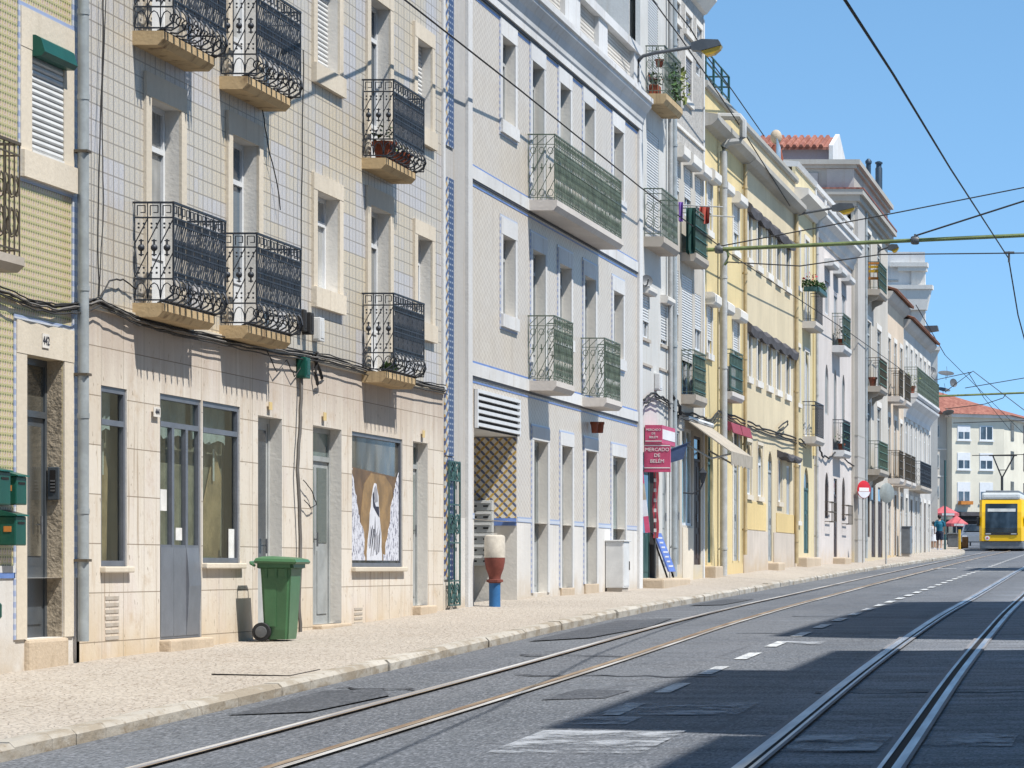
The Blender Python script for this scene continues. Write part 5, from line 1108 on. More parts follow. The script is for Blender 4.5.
# ------------------------------------------------------------------ market signs, banners, board, flag
ys = 61.25; s_ = F/ys
def sx(px): return (px+2.2-CX)/s_
def sz(py): return EYE-(py-CY)/s_
t = thing('market_sign', (sx(642), ys, sz(472)), 'dark pink hanging sign reading MERCADO DE BELÉM, the lower and larger one', 'sign', 'market signs'); m = MB(); m.box(sx(642), sx(668), ys, ys+.08, sz(472), sz(444)); m.build('panel', 'sign_red', t)
text_mesh('MERCADO\nDE\nBELÉM', .10, (sx(655), ys-.004, sz(455.5)), 'sign_white', t, 'lettering', space=1.15)
m = MB(); m.box(sx(642.2), sx(667.8), ys-.005, ys-.001, sz(468.3), sz(467.3)); m.box(sx(642.2), sx(667.8), ys-.005, ys-.001, sz(446), sz(445)); m.build('stripe', 'sign_white', t)
t = thing('market_sign', (sx(643), ys-.02, sz(443.5)), 'smaller box sign reading MERCADO DE BELÉM above the large pink one', 'sign', 'market signs'); m = MB(); m.box(sx(643), sx(660), ys-.02, 62.9, sz(443.4), sz(425)); m.build('panel', 'sign_red', t)
text_mesh('MERCADO\nDE\nBELÉM', .062, (sx(651.5), ys-.024, sz(433.6)), 'sign_white', t, 'lettering', space=1.2)
m = MB(); xr = sx(660); m.box(xr, xr+.006, ys+.03, 62.85, sz(439), sz(429)); m.box(sx(643.3), sx(659.7), ys-.025, ys-.021, sz(441.5), sz(440.7)); m.build('stripe', 'sign_white', t)
t = thing('banner', (sx(651), ys+.2, 1.7), 'tall narrow red banner with white marks beside the market door', 'banner'); m = MB(); 
N = 8; vs = []
for i in range(N+1): z = sz(538)+(sz(472)-sz(538))*i/N; e = .02*math.sin(i*1.1); vs += [(sx(649.2)+e, ys+.2+e, z), (sx(654)+e, ys+.23, z), (sx(649.2)+e, ys+.212+e, z), (sx(654)+e, ys+.242, z)]
m.add(vs, [(4*i,4*i+1,4*i+5,4*i+4) for i in range(N)]+[(4*i+2,4*i+6,4*i+7,4*i+3) for i in range(N)]+[(4*i,4*i+4,4*i+6,4*i+2) for i in range(N)]+[(4*i+1,4*i+3,4*i+7,4*i+5) for i in range(N)]); m.build('cloth', 'banner_red', t); m = MB()
for k in range(6): z = sz(532)+.2*k; m.box(sx(650.2), sx(652.8), ys+.17, ys+.175, z, z+.07)
m.build('mark', 'sign_white', t); m = MB(); m.bar((sx(651.5),ys+.22,1.45),(sx(651.5),ys+.22,sz(472)),.012,6); m.build('pole', 'lamp_grey', t)
m = MB(); a, b = Vector((sx(638), ys-.3, sz(468))), Vector((sx(645.5), ys-.3, sz(533)))
for (k, mi) in ((0,0),(1,1),(2,2),(3,3)):
    p, q = a.lerp(b, k/4), a.lerp(b, (k+1)/4); m.add([p, p+Vector((.09,.02,.01)), q+Vector((.09,.02,.01)), q, p+Vector((0,.03,0)), p+Vector((.09,.05,.01)), q+Vector((.09,.05,.01)), q+Vector((0,.03,0))], [(0,1,2,3),(7,6,5,4),(0,4,5,1),(2,6,7,3),(1,5,6,2),(0,3,7,4)], mi)
single('leaning_sign', m, ['sign_red','cloth_beige','poster_white','sign_red'], tuple(b), 'narrow coloured board leaning on the door frame left of the red banner', 'sign')
t = thing('a_board', (-9.9, 62.2, 1.47), 'blue chalk board leaning on the wall by the market step', 'board'); m = MB(); y0, y1 = 61.9, 62.75
def slab_q(mb, p, q, y0, y1, th): mb.prism([p, q, (q[0]+th, q[1]+.3*th), (p[0]+th, p[1]+.3*th)], 'y', y0, y1)
slab_q(m, (-9.83,1.60), (-10.13,2.38), y0, y1, .03); m.build('panel', 'board_blue', t); m = MB(); slab_q(m, (-9.86,1.48), (-10.17,2.38), y0, y0+.05, .03); m.build('leg', 'dark_inside', t); m = MB(); slab_q(m, (-9.86,1.48), (-10.17,2.38), y1-.05, y1, .03); m.build('leg', 'dark_inside', t); m = MB()
for k in range(7): zz = 1.7+k*.095; xx = -9.83-(zz-1.6)*.3846+.036; m.box(xx-.008, xx+.004, y0+.12, y0+.3+random.uniform(.2,.4), zz, zz+.035)
m.build('chalk_text', 'poster_white', t)
m = MB(); yf = 63.9; sf = F/yf; q = lambda px, py: ((px-CX)/sf, EYE-(py-CY)/sf); m.prism([q(669.5,449), q(688,442.5), q(683,459), q(669.5,463)], 'y', yf, yf+.02); m.prism([q(669,450.5), q(691,442), q(691,441.2), q(669,449.4)], 'y', yf-.012, yf-.001); single('flag', m, 'cloth_blue', (q(669.5,450)[0], yf, q(669.5,463)[1]), 'blue cloth flag hanging right of the pink market signs', 'flag')
# awning and red blinds
t = thing('awning', (-W, 66.5, 4.9), 'faded beige fabric awning stretched over the shop beside the market', 'awning'); m = MB(); m.prism([(-W+.03,4.90),(-W+1.0,4.2),(-W+1.0,4.17),(-W+.03,4.87)], 'y', 66.5, 70); m.build('fabric', 'cloth_beige', t); m = MB(); N = 12
for k in range(N): a = 66.5+3.5*k/N; m.box(-W+1.0, -W+1.012, a, a+3.5/N, 3.9+.03*(k % 2), 4.2)
m.build('valance', 'cloth_beige', t); m = MB()
for y in (66.7, 69.8): m.bar((-W+.02,y,4.35),(-W+.55,y,4.05),.02,6); m.bar((-W+.55,y,4.05),(-W+.97,y,4.15),.02,6)
m.build('arm', 'pipe_grey', t); m = MB(); m.tube([(-W+.06,66.4,4.92),(-W+.06,70.1,4.92)], .06, 8); m.build('roller', 'box_white', t)
for k, (a, b) in enumerate(((72.3,73.9),(74.0,75.7))):
    m = MB(); m.prism([(-W+.01,5.16),(-W+.2,5.1),(-W+.26,4.86),(-W+.24,4.85),(-W+.18,5.07),(-W+.01,5.12)], 'y', a, b); m.prism([(-W+.01,5.12),(-W+.2,5.06),(-W+.2,4.9),(-W+.01,4.92)], 'y', a-.01, a+.01); single('sun_blind', m, 'cloth_red', (-W, a, 4.85), ('left' if k == 0 else 'right') + ' one of two dark red cloth blinds above the yellow house shop doors', 'blind', 'red blinds')
# lantern
p = Vector((-W+.42, 66.3, 3.5)); t = thing('wall_lantern', (-W, 66.3, 3.5), 'small dark iron lantern on a curled arm beside the brown door', 'lantern'); m = MB(); m.tube([(-W,66.3,3.3),(-W+.2,66.3,3.28),(-W+.36,66.3,3.36),p], .018, 5); m.build('arm', 'iron_dark', t); m = MB(); m.lathe(p, [(.03,0),(.09,.22),(.1,.23),(.03,.31),(.01,.34)], 6); m.build('lamp_body', 'iron_dark', t)
# ------------------------------------------------------------------ balcony things
def laundry(name, p, wd, ht, mat, label, plane='y'):
    m = MB(); N = 6; vs = []
    for i in range(N+1):
        u = wd*i/N; e = .03*math.sin(i*1.9)
        a = (u, e) if plane == 'y' else (e, u)
        vs += [(p[0]+a[0], p[1]+a[1], p[2]), (p[0]+a[0]+e*.5, p[1]+a[1]+e, p[2]-ht*(1+.06*math.sin(i*2.3)))]
    b = len(vs); vs += [(v[0]+.012, v[1]+.012, v[2]) for v in vs]
    m.add(vs, [(2*i,2*i+1,2*i+3,2*i+2) for i in range(N)]+[(b+2*i,b+2*i+2,b+2*i+3,b+2*i+1) for i in range(N)]); return single(name, m, mat, tuple(p), label, 'laundry')
laundry('towel', P3(678.5,202,64.9), .09, .4, 'cloth_purple', 'purple and white towel hanging from the roughcast house balcony'); laundry('cloth', P3(699.5,206,67.3), .22, .38, 'cloth_coral', 'coral cloth hung over the balcony rail of the roughcast house'); laundry('blanket', P3(686,208,65.8), .2, .95, 'green_panel', 'dark green blanket hung down the side of the laundry balcony')
cable([P3(664,204,65.4), P3(700,206,65.4), P3(723,207,65.4)], .016, 'metal clothes pole sticking out from the laundry balcony', 'pipe_grey', 'clothes_pole', 6, 'pole'); cable([P3(700,215,69.5), P3(735,217,69.5)], .016, 'short metal clothes pole in front of the yellow house', 'pipe_grey', 'clothes_pole', 6, 'pole')
m = MB(); x0, x1 = -10.15, -9.95; m.rbox(x0, x1, 72.0, 72.75, 5.86, 6.4, .02)
for k in range(8): z = 5.92+k*.055; m.box(x0+.02, x1-.02, 71.98, 71.999, z, z+.022)
single('air_conditioner', m, 'box_white', (x0, 72.0, 5.86), 'white air conditioner unit on the yellow house balcony', 'air conditioner')
pot_plant('flower_pot', (-10.02, 39.95, 6.97), .16, .24, 'large brick red pot on the upper right ornate balcony, the left one', True, 'pots on the ornate balcony', 1.0, 'leaf', 30); pot_plant('flower_pot', (-10.0, 40.75, 6.97), .15, .2, 'brick red pot on the upper right ornate balcony, the right one', True, 'pots on the ornate balcony', 1.1, 'leaf_pale', 35)
t = thing('planter', (-10.05, 61.75, 11.15), 'long terracotta planter with flowers on the top balcony of the white house', 'planter'); m = MB(); m.rbox(-10.17,-9.98,61.6,62.0,11.15,11.36,.02); m.build('box', 'terracotta', t); m = MB(); leaves(m, (-10.05,61.8,11.5), .15,.25,.15, 60, .08); leaves(m, (-10.05,61.8,11.52), .15,.25,.15, 15, .06, 1); m.build('foliage', ['leaf','flower_red'], t)
pot_plant('hanging_pot', (-10.0, 61.9, 11.75), .09, .15, 'small clay pot hanging from the top balcony railing of the white house', True, None, 1.9, 'leaf', 50)
t = thing('climbing_plant', (-9.85, 62.6, 11.15), 'green climbing plant spreading along the top balcony railing', 'plant'); m = MB(); leaves(m, (-9.82,62.7,11.55), .08,.85,.4, 170, .1); leaves(m, (-9.75,63.6,11.6), .12,.2,.4, 40, .14, 1); m.build('foliage', ['leaf','leaf_pale'], t)
t = thing('balcony_plants', (-10, 88.6, 9.7), 'row of leafy plants along the upper balcony rail of the straw yellow house', 'plants'); m = MB(); m.rbox(-10.15,-9.78,88.45,88.6,9.62,9.76,.02); m.rbox(-9.85,-9.7,88.6,90.6,9.62,9.76,.02); m.build('box', 'door_teal', t); m = MB(); leaves(m, (-9.98,88.5,9.85), .28,.15,.14, 110, .11); leaves(m, (-9.78,89.6,9.85), .12,1.0,.14, 150, .11); leaves(m, (-9.98,88.55,10.05), .22,.1,.12, 16, .1, 1); m.build('foliage', ['leaf','flower_red'], t)
pot_plant('flower_pot', (-9.9, 107.3, 8.01), .15, .3, 'clay pot on the middle balcony of the grey stone house', False); pot_plant('balcony_plant', (-9.95, 97.1, 5.39), .12, .2, 'plant in a pot on the lowest balcony of the pinkish house', True, None, 2.4, 'leaf', 60); pot_plant('balcony_plant', (-9.95, 97.0, 8.68), .12, .2, 'plant in a pot on the upper balcony of the pinkish house', True, None, 2.2, 'leaf', 60)
t = thing('deck_chair', (-10.0, 107.3, 11.36), 'folded yellow and orange striped chair on the top balcony of the grey stone house', 'chair'); m = MB()
for k in range(2): x = -9.98+.28*k; m.bar((x,107.2,11.36),(x-.06,107.25,12.3),.018)
m.build('frame', 'orange_cloth', t); m = MB()
for z, mi in ((11.7,1),(11.95,0),(12.1,0),(12.22,1)): m.box(-10.04,-9.66,107.18,107.22,z,z+.09,mi)
m.build('cloth', ['lamp_yellow','orange_cloth'], t)
pot_plant('balcony_plant', (-9.95, 124.9, 8.74), .16, .3, 'pale green bush on the long balcony of the white house', True, None, 2.6, 'leaf_pale', 90)
# ------------------------------------------------------------------ wall lamps
def wall_lamp(pts, Y, hx0, hx1, py, label, h=1.0):
    s = F/Y; P = [P3(a, b, Y) for a, b in pts]; t = thing('street_lamp', tuple(P[0]), label, 'street lamp', 'street lamps on wall brackets'); m = MB(); m.tube(P, .035, 8); m.build('arm', 'lamp_grey', t)
    x0, x1 = (hx0-CX)/s, (hx1-CX)/s; z = EYE-(py-CY)/s; m = MB(); L = x1-x0
    m.prism([(x0,z-.11),(x0+L*.3,z-.13),(x1,z-.02),(x1-.06,z+.09),(x0+L*.35,z+.10),(x0,z+.03)], 'y', Y-.13, Y+.13); m.build('housing', 'lamp_grey', t)
    m = MB(); m.prism([(x0+L*.32,z-.135),(x1,z-.025),(x1-.03,z-.09),(x1-L*.25,z-.19),(x0+L*.5,z-.22)], 'y', Y-.11, Y+.11); m.build('diffuser', 'lamp_yellow', t)
wall_lamp([(637.6,82),(637.8,68),(639,60),(643,56),(655,53),(693,47)], 60.4, 692, 722, 45, 'street lamp with a yellowed lens on a long arm near the white house roof'); wall_lamp([(793,218),(797,215),(805,213),(834,208)], 86.8, 832, 855, 207, 'street lamp with a yellowed lens in front of the stone attic house')
wall_lamp([(876,262),(877,254),(880,250),(889,247)], 112, 888, 899, 247, 'small street lamp by the grey stone house roof')
def dish(c, r, label, d=(.5,-1,.3)):
    c = Vector(c); d = Vector(d).normalized(); u = d.cross(Vector((0,0,1))).normalized(); v = u.cross(d); t = thing('satellite_dish', tuple(c), label, 'satellite dish', 'satellite dishes'); m = MB(); n = 16; vs = [c]; fs = []
    for k in range(n): a = 2*math.pi*k/n; vs.append(c+d*.08*r/.3+(u*math.cos(a)+v*math.sin(a))*r)
    for k in range(n): a = 2*math.pi*k/n; vs.append(c+d*(.08*r/.3-.015)+(u*math.cos(a)+v*math.sin(a))*r*1.01)
    vs.append(c-d*.02); fs = [(0,1+k,1+(k+1)%n) for k in range(n)]+[(1+k,1+n+k,1+n+(k+1)%n,1+(k+1)%n) for k in range(n)]+[(2*n+1,1+n+(k+1)%n,1+n+k) for k in range(n)]
    m.add(vs, fs, 0, True); m.build('reflector', 'lamp_grey', t); m = MB(); m.bar(c-v*r*.9, c+d*r*1.1, .015); m.bar(c, c-d*.25-v*.1, .02); m.build('arm', 'lamp_grey', t)
dish(P3(645,281,60.9)+Vector((.03,0,0)), .12, 'small grey satellite dish on the plain white house'); dish(P3(932,371,170), .22, 'pale satellite dish just above the end of the long green balcony'); dish(P3(946,375,172), .45, 'large dark satellite dish against the sky, topmost of those at the far end', (.1,-.35,1)); dish(P3(943,391,172), .4, 'grey satellite dish just above the red tiled roof', (.2,-.3,1)); dish(P3(953,383,176), .25, 'small dark satellite dish right of the larger ones', (.8,-1,.2)); dish(P3(948,411,180), .35, 'dark satellite dish in front of the end building wall', (.2,-.4,-1))
# ------------------------------------------------------------------ roof things
m = MB(); x = (879-CX)/27; m.lathe((x,114,14.6), [(.13,0),(.13,1.85),(.10,1.9),(.10,2.0),(.14,2.02),(.14,2.08),(.05,2.12)], 14); single('flue', m, 'flue_blue', (x,114,14.6), 'tall dark blue chimney flue behind the grey stone attic', 'chimney flue', 'roof flues'); m = MB(); x = (868.5-CX)/27.5; m.lathe((x,112,15.6), [(.09,0),(.09,.75),(.12,.78),(.12,.86),(.04,.95)], 12); single('flue', m, 'flue_blue', (x,112,15.6), 'short dark chimney flue in front of the tall blue one', 'chimney flue', 'roof flues')
t = thing('chimney_pot', (-10.45,84.5,12.65), 'round topped terracotta chimney pot on the cream house parapet', 'chimney'); m = MB(); m.lathe((-10.45,84.5,12.65), [(.16,0),(.2,.25),(.15,.5),(.1,.62)], 12); m.build('base', 'terracotta', t); m = MB(); m.ball((-10.45,84.5,13.5), .16, sz=1.25, seg=12, ring=8); m.build('dome', 'step_stone', t)
m = MB(); m.prism([(83.2,12.7),(84.1,12.7),(84.05,13.15),(83.3,13.3)], 'x', -10.3, -10.27); single('roof_window', m, 'glass_white', (-10.3,83.2,12.7), 'pale glass pane leaning on the cream house parapet', 'window pane')
m = MB(); s = F/152.; x0, x1 = (937-CX)/s, (950-CX)/s; z = EYE-(310-CY)/s
m = MB(); y = 139; s = F/y; c = Vector(((931-CX)/s, y, EYE-(333-CY)/s)); m.prism([(c.x-.3,c.z),(c.x+.35,c.z+.1),(c.x+.3,c.z+.32),(c.x-.3,c.z+.3)], 'y', y-.3, y+.3); m.bar((c.x-.8,y,c.z-.2),(c.x-.2,y,c.z+.15),.04,6); single('street_lamp', m, 'lamp_grey', tuple(c), 'old dark street lamp at the far eave against the sky', 'street lamp', 'street lamps on wall brackets')
# ------------------------------------------------------------------ traffic signs, posts
def disc_sign(px, py, Y, r, zb, label, back=False):
    c = P3(px, py, Y); t = thing('road_sign', (c.x, Y, zb), label, 'road sign'); t.rotation_euler = (0, 0, R(48)); m = MB(); m.tube([(c.x,Y,zb-.1),(c.x,Y,c.z+r)], .03, 8); m.build('post', 'pipe_grey', t); f = -1; m = MB(); m.lathe((c.x, Y-.05, c.z), [(r*.98,0),(r,.004),(r,.012),(r*.98,.016)], 28, axis='y'); d = m.build('disc', 'sign_back' if back else 'traffic_red', t)
    if not back: m = MB(); m.box(c.x-r*.74, c.x+r*.74, Y-.058, Y-.0505, c.z-r*.2, c.z+r*.2); m.build('bar', 'sign_white', d); m = MB(); m.prism([(c.x+r*.94*math.cos(t_), c.z+r*.94*math.sin(t_)) for t_ in [math.pi+math.pi*k/12 for k in range(13)] if math.sin(t_) < -.25], 'y', Y-.056, Y-.0506); m.build('worn_patch', 'poster_white', d)
disc_sign(863, 489.5, 103, .30, gz(103), 'round red and white no entry sign, half worn to white, by the stone corner'); disc_sign(886, 493, 101.5, .33, zk(101.5), 'grey back of a round road sign on a post near the kerb', True)
cable([(P3(945,548,150).x,150,zw(150)), (P3(945,548,150).x,150,6.9)], .05, 'thin dark lamp post beyond the end of the row', 'rail_green', 'lamp_post', 8, 'post'); cable([(P3(959.5,548,152).x,152,zw(152)), (P3(959.5,548,152).x,152,3.55)], .07, 'short yellow post on the far pavement', 'lamp_yellow', 'yellow_post', 8, 'post')
m = MB(); c = P3(965,547,168); m.rbox(c.x-.16,c.x+.16,168,168.4,2.75,3.35,.03); single('waste_bin', m, 'wood', (c.x,168,2.75), 'brown box-shaped bin between the yellow post and the silver car', 'bin'); m = MB(); c = P3(953,547,170); m.rbox(c.x-.3,c.x+.3,170,170.6,2.8,3.5,.04); m.rbox(c.x-.33,c.x+.33,169.95,170.65,3.5,3.58,.02); single('waste_bin', m, 'tram_grey', (c.x,170,2.8), 'dark grey container bin right of the man in teal', 'bin')
m = MB(); c = P3(962,520,205); m.box(c.x-2.6,c.x+4,205,205.3,4.55,4.75); m.box(c.x-2.6,c.x+4,204.6,207,4.75,4.85)
for k in range(5): m.box(c.x-2.5+1.5*k,c.x-2.4+1.5*k,205,205.1,2.9,4.55)
single('kiosk', m, 'tram_dark', (c.x,205,3.0), 'dark flat roofed kiosk behind the red parasols', 'kiosk')
# parasols
def parasol(px, py, Y, r, label):
    c = P3(px, py+1, Y); zg = zw(Y); t = thing('parasol', (c.x, Y, zg), label, 'parasol', 'red parasols'); m = MB(); n = 8; top = Vector((c.x,Y,c.z+.1)); vs = [top]
    for k in range(n): a = 2*math.pi*(k+.5)/n; vs.append((c.x+r*math.cos(a), Y+r*math.sin(a), c.z-.4))
    for k in range(n): a = 2*math.pi*(k+.5)/n; vs.append((c.x+r*math.cos(a), Y+r*math.sin(a), c.z-.58))
    m.add(vs, [(0,1+k,1+(k+1)%n) for k in range(n)]+[(1+k,1+n+k,1+n+(k+1)%n,1+(k+1)%n) for k in range(n)]); m.build('canopy', 'umbrella_red', t); m = MB(); m.bar((c.x,Y,zg),(c.x,Y,c.z+.08),.03,6); m.build('pole', 'frame_white', t)
    m = MB(); m.box(c.x-.1,c.x+r*.7,Y-r*.93-.01,Y-r*.93,c.z-.56,c.z-.42); m.build('print', 'sign_white', t)
parasol(944.5, 506, 198, 1.0, 'left and higher red parasol beyond the man in teal'); parasol(956.5, 516, 190, .75, 'right and lower red parasol beyond the yellow post'); 
# parked car behind the tram
t = thing('parked_car', (-10.9, 186, 2.85), 'silver car parked on the far left, half hidden by the tram', 'car'); m = MB(); x0, x1, y0 = -11.75, -10.0, 184.0; z = zr(185)+.02
prof = [(y0,z+.35),(y0+.05,z+.75),(y0+.9,z+.92),(y0+1.5,z+1.42),(y0+3.1,z+1.44),(y0+3.9,z+.95),(y0+4.2,z+.85),(y0+4.25,z+.35)]
bm = bmesh.new(); va = [bm.verts.new((x0+(.12 if p[1] > z+1 else 0), p[0], p[1])) for p in prof]; vb = [bm.verts.new((x1-(.12 if p[1] > z+1 else 0), p[0], p[1])) for p in prof]; n = len(prof)
bm.faces.new(va); bm.faces.new(vb[::-1])
for k in range(n): bm.faces.new((va[k], vb[k], vb[(k+1)%n], va[(k+1)%n]))
bmesh.ops.bevel(bm, geom=bm.edges[:], offset=.05, segments=2, affect='EDGES'); m.bm(bm); m.build('body', 'car_silver', t); m = MB()
m.add([(x0+.15,y0+.93,z+.98),(x1-.15,y0+.93,z+.98),(x1-.22,y0+1.44,z+1.38),(x0+.22,y0+1.44,z+1.38)], [(0,1,2,3)]); m.v = [(a, b-.03, c+.03) for a, b, c in m.v]; m.build('windscreen', 'glass_car', t)
for xx in (x0, x1):
    for yy in (y0+.8, y0+3.4): m = MB(); m.lathe((xx, yy, z+.3), [(.15,-.1),(.3,-.09),(.3,.09),(.15,.1)], 16, axis='x'); m.build('wheel', 'rubber', t)
for xx in (x0+.25, x1-.25): m = MB(); m.rbox(xx-.15, xx+.15, y0-.01, y0+.1, z+.6, z+.72, .02); m.build('headlight', 'poster_white', t)
# ------------------------------------------------------------------ tram
TX, TY = (1001.5-CX)/18.67, 165.0; TZ = zr(165)+.02
t = thing('tram', (TX, TY, TZ), 'yellow tram with a large dark windscreen coming down the street on the right', 'tram'); W2 = 1.2
def tz(py): return EYE-(py-CY)/18.67
def txx(px): return (px-CX)/18.67
bm = bmesh.new(); zs_ = [(tz(541), 0.0), (tz(528), -.0), (tz(512), .12), (tz(499.5), .34)]
ringsv = []
for z, yy in zs_: ringsv.append([bm.verts.new(v) for v in ((TX-W2,TY+yy+.25,z),(TX-W2+.14,TY+yy,z),(TX+W2-.14,TY+yy,z),(TX+W2,TY+yy+.25,z),(TX+W2,TY+16,z),(TX-W2,TY+16,z))])
for a, b in zip(ringsv, ringsv[1:]):
    for k in range(6): bm.faces.new((a[k], a[(k+1)%6], b[(k+1)%6], b[k]))
bm.faces.new(ringsv[0][::-1]); bm.faces.new(ringsv[-1]); m = MB(); m.bm(bm); m.build('body', 'tram_yellow', t)
m = MB(); m.rbox(TX-W2+.12, TX+W2-.2, TY+.3, TY+15.5, tz(499.4), tz(492.5), .12); m.build('roof_fairing', 'tram_white', t); m = MB(); m.rbox(TX-W2+.3, TX+W2-.3, TY+.9, TY+12, tz(492.5), tz(490), .05); m.build('roof_equipment', 'tram_grey', t)
m = MB(); m.rbox(TX-W2+.02, TX+W2-.02, TY+.06, TY+15.9, tz(549), tz(541)-.003, .08); m.build('skirt', 'tram_grey', t)
def front(px0, px1, py0, py1, mat, name, off=.012, parent=None, th=.01):
    m = MB(); P = []
    for o_ in (off+th, off):
        for a, b in ((px0,py1),(px1,py1),(px1,py0),(px0,py0)):
            z = tz(b); yy = 0 if z < zs_[1][0] else None
            if yy is None:
                for (za, ya_), (zb_, yb_) in zip(zs_[1:], zs_[2:]):
                    if za <= z <= zb_ + 1e-6: yy = ya_+(yb_-ya_)*(z-za)/(zb_-za)
                if yy is None: yy = zs_[-1][1]
            P.append((txx(a), TY+yy-o_, z))
    m.add(P, [(0,1,2,3),(7,6,5,4),(0,4,5,1),(1,5,6,2),(2,6,7,3),(3,7,4,0)]); return m.build(name, mat, parent or t)
front(985.3, 1017.3, 528.05, 532.6, 'glass_tram', 'windscreen_foot'); ws = front(985.3, 1017.3, 512.05, 528, 'glass_tram', 'windscreen'); front(985.3, 1017.3, 503.5, 512, 'glass_tram', 'windscreen_top'); front(987.5, 1015.5, 508.5, 511.6, 'frame_pale', 'destination_display', .03); front(985, 1017.6, 532.7, 535, 'tram_dark', 'wiper_panel', .02); front(985.5, 991, 533.2, 534.4, 'frame_pale', 'headlight', .04); front(1011, 1016.5, 533.2, 534.4, 'frame_pale', 'headlight', .04)
m = MB(); c = (txx(987.3), TY-.02, tz(538)); m.lathe(c, [(.10,-.012),(.125,-.008),(.125,.02)], 16, axis='y'); lg = m.build('emblem', 'sign_white', t); m = MB(); m.prism([(c[0]-.07,c[2]),(c[0],c[2]-.07),(c[0]+.07,c[2]),(c[0],c[2]+.07)], 'y', c[1]-.02, c[1]-.013); m.build('emblem_mark', 'sign_red', lg)
m = MB(); m.box(TX+W2-.01, TX+W2+.012, TY+.6, TY+14, tz(530), tz(507)); m.build('side_window', 'glass_tram', t); m = MB(); m.box(TX-W2-.012, TX-W2+.01, TY+.6, TY+14, tz(530), tz(507)); m.build('side_window', 'glass_tram', t)
for s in (-1, 1): m = MB(); x = TX+s*(W2+.07); m.rbox(x-.07, x+.07, TY+.2, TY+.35, tz(526), tz(517), .03); m.bar((TX+s*W2, TY+.3, tz(516)), (x, TY+.28, tz(517)), .02); m.build('mirror', 'tram_dark', t)
for k in (1.5, 3.3, 12.5, 14.3): m = MB(); m.lathe((TX, TY+k, TZ+.28), [(.28,-.52),(.3,-.45),(.12,-.4),(.12,.4),(.3,.45),(.28,.52)], 16, axis='x'); m.build('wheelset', 'tram_dark', t)
m = MB(); yp = TY+8; sp = F/yp; pq = lambda px, py: Vector(((px-CX)/sp, yp, EYE-(py-CY)/sp)); m.bar(pq(1002,492), pq(1002,477), .07, 6); m.bar(pq(1002,478), pq(993,456), .04, 6); m.bar(pq(1002,478), pq(1014,456), .04, 6); m.bar(pq(989,455.5), pq(1017,455.5), .035, 6); m.bar(pq(998,470), pq(1006,470), .025, 5); m.build('pantograph', 'tram_dark', t)
# ------------------------------------------------------------------ people
def remesh(mb, vox, name, mat, parent):
    o = mb.build(name, mat, parent); md = o.modifiers.new('r', 'REMESH'); md.mode = 'VOXEL'; md.voxel_size = vox; md.use_smooth_shade = True; sm = o.modifiers.new('s', 'SMOOTH'); sm.iterations = 3; sm.factor = .5
    bpy.context.view_layer.update(); me = bpy.data.meshes.new_from_object(o.evaluated_get(bpy.context.evaluated_depsgraph_get())); o.modifiers.clear(); o.data = me; me.name = name; return o
def person(x, y, z, H, label, shirt, legs, hair, face=1, stride=.16, skirt=False):
    t = thing('person', (x,y,z), label, 'person'); k = H/1.75; P = lambda a, b, c: (x+a*k, y+b*k*face, z+c*k); m = MB()
    for s, st in ((-1, stride), (1, -stride)):
        m.tube([P(s*.09,0,.92), P(s*.095,st*.45+.02,.5), P(s*.09,st-.03*(st < 0),.09)], [.085*k,.06*k,.04*k], 10); m.tube([P(s*.09,st-.05,.04), P(s*.1,st+.16,.03)], [.04*k,.032*k], 8)
        m.tube([P(s*.19,0,1.42), P(s*.25,-st*.3,1.15), P(s*.24,-st*.7+.08,.9)], [.05*k,.042*k,.03*k], 8); m.ball(P(s*.24,-st*.75+.11,.84), .045*k, sz=1.4)
    m.tube([P(0,0,.86), P(0,0,1.05), P(0,.01,1.3), P(0,0,1.45), P(0,.01,1.52)], [.13*k,.125*k,.155*k,.1*k,.05*k], 12); m.tube([P(-.19,0,1.42), P(.19,0,1.42)], .055*k, 8); m.tube([P(0,.01,1.45), P(0,.02,1.58)], .05*k, 8); m.ball(P(0,.03,1.64), .1*k, sz=1.2, sx=.85); m.ball(P(0,.13,1.62), .02*k)
    remesh(m, .018*k, 'body', 'skin', t)
    m = MB(); m.tube([P(0,0,.9), P(0,0,1.05), P(0,.01,1.3), P(0,0,1.46)], [.155*k,.15*k,.18*k,.11*k], 12); m.tube([P(-.2,0,1.42), P(.2,0,1.42)], .075*k, 8)
    for s, st in ((-1, stride), (1, -stride)): m.tube([P(s*.19,0,1.42), P(s*.24,-st*.25,1.18)], [.075*k,.065*k], 8)
    if skirt: m.tube([P(0,0,.95), P(0,0,.5)], [.15*k,.22*k], 12)
    remesh(m, .018*k, 'shirt', shirt, t)
    if not skirt:
        m = MB(); m.tube([P(0,0,.82), P(0,0,.98)], [.15*k,.155*k], 12)
        for s, st in ((-1, stride), (1, -stride)): m.tube([P(s*.09,0,.9), P(s*.095,st*.45+.02,.5)], [.11*k,.09*k], 10)
        remesh(m, .018*k, 'shorts', legs, t)
    for s, st in ((-1, stride), (1, -stride)): m = MB(); m.tube([P(s*.09,st-.07,.05), P(s*.1,st+.17,.035)], [.05*k,.042*k], 8); m.build('shoe', 'poster_white', t)
    m = MB(); m.ball(P(0,0,1.68), .112*k, sz=1.05, sx=.9); m.build('hair', hair, t); m = MB()
    for s in (-1, 1): m.ball(P(s*.035,.118,1.655), .012*k)
    m.build('eyes', 'dark_inside', t)
px_ = lambda px, Y: (px-CX)*Y/F
